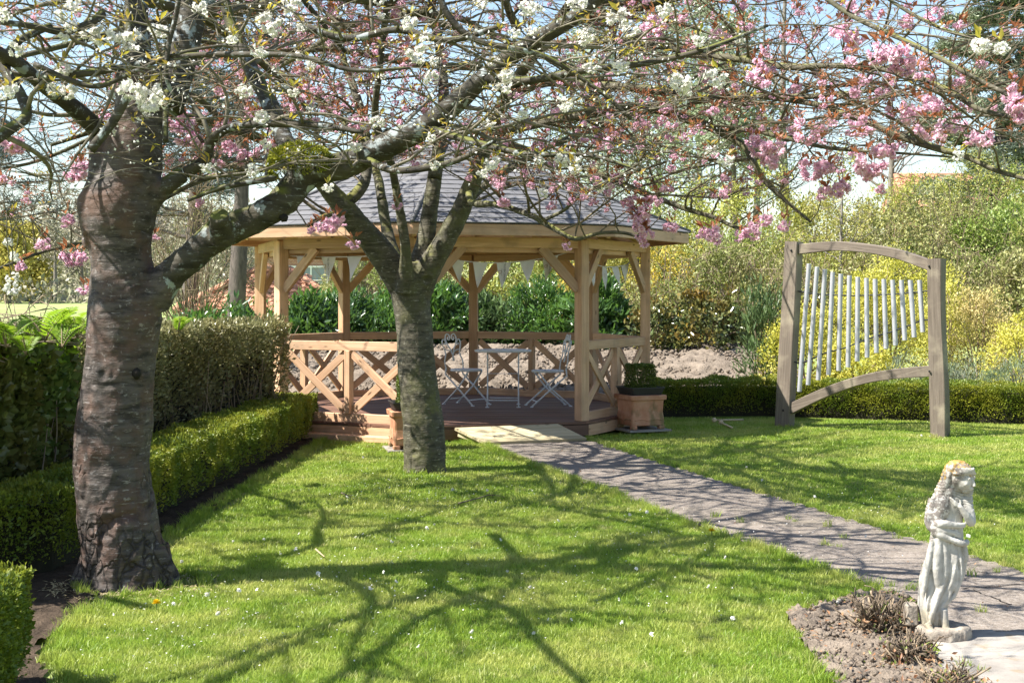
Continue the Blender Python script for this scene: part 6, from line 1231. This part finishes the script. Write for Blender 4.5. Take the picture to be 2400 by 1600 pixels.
limbs2 = [
 (traced([(748, 420, 12.15, 18), (700, 380, 12.0, 14), (640, 340, 11.8, 12), (540, 300, 11.5, 10), (400, 270, 11.1, 8), (250, 300, 10.8, 6), (120, 340, 10.5, 4)]), .0),
 (traced([(800, 482, 12.2, 16), (835, 455, 12.3, 14), (858, 415, 12.4, 12), (860, 340, 12.6, 11), (840, 240, 12.9, 10), (800, 120, 13.2, 8), (760, -60, 13.5, 6)]), .1),
 (traced([(928, 440, 12.15, 10), (915, 380, 12.0, 9), (880, 280, 11.8, 9), (890, 160, 11.6, 8), (905, 20, 11.5, 7)]), .1),
 (traced([(1018, 420, 12.55, 17), (1030, 340, 12.7, 15), (1040, 230, 12.9, 13), (1030, 110, 13.2, 11), (1000, -60, 13.5, 8)]), .1),
 (traced([(1122, 390, 12.35, 19), (1145, 320, 12.3, 18), (1180, 240, 12.2, 16), (1230, 160, 12.0, 14), (1300, 60, 11.7, 11), (1380, -60, 11.4, 8)]), .1),
 (traced([(895, 470, 12.85, 12), (880, 400, 13.1, 10), (830, 310, 13.5, 9), (740, 230, 14, 8), (620, 150, 14.4, 6)]), .2),
 (traced([(1040, 575, 12.35, 12), (1060, 520, 12.9, 11), (1130, 440, 13.5, 10), (1250, 360, 14.1, 8), (1400, 300, 14.6, 6)]), .3),
 (traced([(1180, 240, 12.2, 12), (1270, 195, 11.9, 11), (1400, 200, 11.4, 10), (1560, 215, 10.9, 10), (1653, 232, 10.6, 9), (1758, 224, 10.3, 8), (1863, 228, 10.0, 7), (1950, 222, 9.8, 6), (2070, 210, 9.6, 4)]), .1),
 (traced([(1260, 110, 11.8, 11), (1420, 95, 11.2, 10), (1560, 110, 10.6, 9), (1653, 130, 10.2, 9), (1747, 140, 9.9, 9), (1796, 151, 9.7, 9), (1866, 158, 9.4, 8), (1950, 154, 9.1, 7), (2056, 161, 8.8, 7), (2144, 179, 8.5, 7), (2231, 217, 8.2, 7), (2300, 258, 8.0, 6), (2420, 285, 7.8, 5)]), .1),
 (traced([(1145, 320, 12.3, 12), (1260, 290, 12.0, 11), (1390, 265, 11.5, 10), (1500, 250, 11.1, 11), (1600, 274, 10.8, 12), (1670, 301, 10.6, 10), (1740, 340, 10.4, 8), (1765, 379, 10.3, 7), (1796, 428, 10.2, 6), (1850, 478, 10.1, 4), (1900, 520, 10.0, 3)]), .1),
 (traced([(1670, 301, 10.6, 7), (1760, 305, 10.3, 6), (1850, 326, 10.0, 5), (1950, 348, 9.8, 4), (2120, 360, 9.5, 3), (2290, 372, 9.3, 2)]), .05),
 (traced([(1758, 224, 10.3, 6), (1830, 232, 10.0, 6), (1898, 242, 9.7, 7), (1950, 256, 9.4, 7), (2056, 298, 9.0, 8), (2161, 337, 8.7, 9), (2266, 368, 8.4, 7), (2336, 400, 8.2, 6), (2430, 425, 8.0, 5)]), .1),
 (traced([(1900, -30, 8.6, 6), (2000, 39, 8.3, 6), (2126, 98, 8.0, 6), (2196, 133, 7.8, 6), (2284, 182, 7.6, 6), (2420, 252, 7.4, 5)]), .05),
 (traced([(2040, -30, 8.0, 4), (2150, 40, 7.8, 4), (2270, 85, 7.6, 4), (2380, 60, 7.5, 3)]), .1),
 (traced([(1098, 450, 12.3, 9), (1109, 476, 11.9, 8), (1168, 480, 11.5, 7), (1245, 505, 11.1, 7), (1275, 522, 11.0, 7), (1319, 547, 10.8, 6), (1351, 560, 10.7, 5), (1403, 547, 10.6, 4), (1456, 545, 10.5, 4), (1500, 556, 10.4, 3)]), .35),
 (traced([(1270, 518, 11.0, 5), (1320, 494, 10.8, 4), (1360, 460, 10.6, 4), (1440, 420, 10.4, 3), (1560, 380, 10.2, 3)]), .2),
 (traced([(1380, 400, 11.4, 8), (1480, 440, 11.0, 7), (1600, 487, 10.6, 6), (1670, 508, 10.4, 5), (1740, 537, 10.2, 4), (1800, 520, 10.1, 3)]), .1),
 (traced([(1145, 320, 12.3, 10), (1230, 350, 12.0, 9), (1380, 400, 11.4, 8)]), .2),
 (traced([(812, 496, 12.2, 9), (790, 500, 11.9, 7), (765, 505, 11.7, 6), (742, 515, 11.6, 5), (720, 530, 11.6, 4)]), .5),
 (traced([(700, 380, 12.0, 8), (600, 400, 11.6, 7), (480, 420, 11.2, 6), (360, 480, 10.8, 5), (215, 560, 10.4, 5), (100, 590, 10.2, 4), (-30, 640, 10.0, 3)]), .2),
 (traced([(540, 300, 11.5, 8), (440, 220, 11.3, 7), (330, 260, 10.9, 6), (200, 330, 10.5, 5), (80, 380, 10.3, 4), (-30, 400, 10.2, 3)]), .2),
 (traced([(905, 20, 11.5, 8), (1000, -80, 11.2, 7), (1150, -160, 10.8, 6), (1350, -220, 10.4, 4)]), .1),
 (traced([(1300, 60, 11.7, 9), (1500, 20, 11.0, 8), (1700, -40, 10.2, 6), (1900, -120, 9.6, 4)]), .1),
]
tr2 = [(2090, 138, 52, 7.6), (2125, 150, 34, 7.6), (2055, 120, 34, 7.6), (1985, 88, 36, 8.4), (1965, 62, 26, 8.4), (1776, 170, 30, 9), (1775, 150, 22, 9), (2030, 178, 18, 8.6), (2128, 45, 28, 8), (2190, 30, 24, 7.8), (2050, 30, 20, 8.2), (1990, 12, 24, 8.4), (2140, 260, 34, 8.2), (2185, 240, 28, 8), (2180, 300, 30, 8), (2238, 290, 24, 8), (2296, 322, 34, 7.8), (2010, 298, 34, 8.6), (1920, 305, 26, 9), (1885, 318, 24, 9), (2070, 345, 32, 8.6), (2090, 352, 24, 8.6), (2035, 385, 36, 8.8), (2045, 400, 26, 8.8), (1935, 392, 28, 9.2), (1900, 402, 26, 9.2), (1885, 385, 18, 9.2), (1800, 348, 36, 9.6), (1806, 378, 28, 9.6), (1770, 330, 22, 9.6), (1970, 442, 30, 9.2), (1935, 450, 24, 9.2), (2065, 440, 18, 9), (1672, 545, 28, 10), (1650, 545, 18, 10), (1760, 540, 26, 10), (1790, 515, 22, 10), (1735, 550, 18, 10), (1840, 528, 20, 10), (1510, 495, 26, 10.4), (1505, 525, 28, 10.4), (1515, 552, 24, 10.4), (1488, 515, 20, 10.4), (1572, 530, 20, 10.4), (1480, 470, 22, 10.4), (1535, 465, 20, 10.5), (1408, 325, 22, 10.8), (1510, 290, 18, 10.5), (1650, 175, 18, 10), (1530, 60, 34, 9.6), (1680, 78, 20, 9.6), (840, 285, 28, 11), (850, 300, 20, 11), (775, 525, 24, 11.3), (752, 530, 20, 11.3), (795, 515, 20, 11.3), (728, 540, 14, 11.3), (828, 572, 19, 11.2), (425, 285, 34, 10.5), (440, 315, 34, 10.5), (405, 270, 28, 10.5), (455, 330, 24, 10.5), (180, 400, 30, 10), (190, 385, 20, 10), (165, 408, 18, 10), (160, 515, 20, 9.6), (100, 570, 22, 9.6), (165, 605, 26, 9.5), (185, 600, 20, 9.5), (148, 600, 16, 9.5), (50, 620, 18, 9.5), (25, 335, 30, 10), (40, 345, 20, 10), (5, 420, 18, 10), (560, 360, 26, 11), (590, 355, 22, 11), (535, 340, 20, 11), (620, 345, 18, 11), (510, 382, 18, 11), (465, 470, 16, 11), (362, 555, 12, 10.6), (195, 680, 16, 9.4), (210, 672, 14, 9.4), (1328, 575, 14, 10.8), (1180, 470, 18, 11.2), (1172, 425, 22, 11.2), (1155, 420, 16, 11.2), (1295, 480, 18, 11), (1265, 340, 20, 11.3), (1430, 320, 18, 10.8), (2378, 235, 36, 7.4), (2390, 262, 30, 7.4), (2370, 205, 20, 7.4), (2250, 60, 18, 7.8), (1860, 300, 16, 9.4), (1060, 315, 16, 11.6), (1035, 310, 14, 11.6), (1450, 415, 16, 10.7), (1345, 440, 18, 10.9), (1390, 470, 14, 10.7), (930, 480, 14, 11.5), (1620, 100, 16, 9.8), (1745, 60, 18, 9.2), (1860, 205, 16, 9.3), (1600, 320, 16, 10.2), (1700, 450, 16, 10), (1560, 440, 16, 10.2), (1250, 245, 14, 11.5), (1560, 250, 18, 10.2)]
def dens2(u, v, p):
    if v > 480: return .02
    if 560 < u < 1000 and v < 260: return .40
    if u > 1500: return .14
    return .13
cherry('pink_cherry_tree', 'pink flowering cherry tree with a slim grey trunk, on the lawn before the gazebo', t2, limbs2, 'bark_pink', 'twig_pink', 'petal_p', 'bronze', tr2, 601,
       dict(base=(P(995, 1110, D2)[0], D2, 0), vox=.011, amp=.0045, plate=.3, limbmat='bark_pink', l1=(.5, 1.7), l2=(.2, .62), sp1=.14, sp2=.155, nb=240, upper=28, crown=((-1.1, 11.2, 4.1), 4.6), dens=dens2, size=(.38, .85), tuft=(4, 8), leafy=.55, nf=14, lf=1.0,
            scars=[(P(972, 1062, D2 - .17), .06, .05, .006, .012), (P(1000, 655, D2 - .14), .06, .06, .012, .02)]))

# ------------------------------------------------------------------ fallen blossom, flowers and sticks on the lawn
g = np.random.default_rng(90); fl = []
spots = [(425, 1330), (1250, 1500), (900, 1355), (868, 1395), (510, 1455), (265, 1455), (405, 1430), (485, 1410), (545, 1280), (600, 1395), (620, 1275), (700, 1262), (745, 1360), (835, 1270), (960, 1160), (1060, 1158), (1020, 1240), (1174, 1278), (1000, 1250), (1190, 1352), (1245, 1390), (1340, 1468), (1450, 1420), (1490, 1347), (1455, 1475), (1530, 1505), (1105, 1498), (980, 1532), (1285, 1467), (1515, 1212), (1475, 1218), (920, 1282), (930, 1378), (850, 1262), (690, 1300), (560, 1400), (660, 1310), (1720, 1465), (1965, 1425), (1750, 1103), (1910, 1175), (2030, 1270), (2270, 1270), (2160, 1028), (2180, 1028), (1785, 1135), (850, 1080), (1080, 1080), (1140, 1160), (1500, 1205), (1700, 1320), (1660, 1390), (815, 1175), (1310, 1232)]
v, q = blossom(33, 1, .003, .0135); v[:, 2] -= v[:, 2].min(); pm = mesh('fallen_blossom', v, q); pm.materials.append(MATS['petal_w'])
for k, (a, b) in enumerate(spots):
    w_ = G(a, b); o = put('fallen_blossom', pm, None, None, Matrix.Translation(Vector((w_[0], w_[1], .026))) @ Matrix.Rotation(g.uniform(0, 6), 4, 'Z') @ Matrix.Rotation(g.uniform(-.7, .7), 4, 'X') @ Matrix.Scale(g.uniform(.7, 1.25), 4)); tag(o, 'white fallen blossom lying in the grass of the lawn', 'blossom', 'fallen white blossoms on the lawn')
def dandelion(label, w_):
    t = thing('dandelion', label, 'flower', w_, 'dandelions in the lawn'); n = 60; a = g.uniform(0, 6.28, n); e = g.uniform(.1, 1.2, n); d = np.stack([np.cos(a) * np.cos(e), np.sin(a) * np.cos(e), np.sin(e)], -1); c = np.array(w_) + [0, 0, .05]
    put('head', leafmesh('head', np.repeat(c[None], n, 0), d, rdir(n, g), .024, .007), MATS['dandelion'], t); tubes_obj('stalk', [(np.array([np.array(w_), c]), .003)], t, MATS['scrub_g'], 5)
dandelion('yellow dandelion in the grass in front of the large trunk', G(367, 1437)); dandelion('yellow dandelion by the left edge of the path', G(1668, 1262))
for k, (pts, lab) in enumerate([([(1075, 1190), (1120, 1178), (1150, 1170), (1182, 1175)], 'dark fallen twig lying on the lawn right of the middle trunk'), ([(800, 1165), (812, 1170), (825, 1172)], 'short dark twig on the lawn left of the middle trunk'), ([(740, 1300), (760, 1318)], 'small pale chip of wood on the lawn between the trunks')]):
    tag(put('fallen_twig', quadmesh('fallen_twig', *tube(spline([G(*p) + [0, 0, .035] for p in pts], 14), np.linspace(.006, .003, 14), 6)), MATS['twig_pink' if k < 2 else 'stick']), lab, 'twig', 'sticks on the lawn')
n = 260; x_ = g.uniform(-.4, 3.2, n); y_ = g.uniform(6.5, 14, n); m = inpoly(x_, y_, PATH); p = np.stack([x_[m], y_[m], np.full(m.sum(), .02)], -1); put('path_litter', leafmesh('path_litter', p, rdir(len(p), g) * [1, 1, .1], np.array([0, 0, 1.0]) + rdir(len(p), g) * .2, g.uniform(.012, .03, len(p)), .012), MATS['deadleaf'], kind='stuff')
n = 700; a = g.uniform(0, 6.28, n); r = g.uniform(.26, .48, n); p = np.stack([-2.0 + np.cos(a) * r, 7.58 + np.sin(a) * r * .9, np.full(n, .012)], -1); put('dry_litter', leafmesh('dry_litter', p, rdir(n, g) * [1, 1, .25], np.array([0, 0, 1.0]) + rdir(n, g) * .5, g.uniform(.02, .05, n), .007), MATS['straw'], kind='stuff')

n = 900; c_ = np.array([(-1.2, 7.0), (-.6, 8.0), (-.3, 10.5), (-.9, 11.6), (.3, 7.4), (1.1, 9.0), (-1.6, 6.4), (2.6, 10.0)])[g.integers(0, 8, n)]; p = np.column_stack([c_ + g.normal(0, .55, (n, 2)), g.uniform(.018, .032, n)]); m = (p[:, 0] > -1.9) & ~inpoly(p[:, 0], p[:, 1], BED)
put('petal_litter', leafmesh('petal_litter', p[m], rdir(m.sum(), g) * [1, 1, .3], np.array([0, 0, 1.0]) + rdir(m.sum(), g) * .6, g.uniform(.008, .015, m.sum()), .009), MATS['petal_w'], kind='stuff')
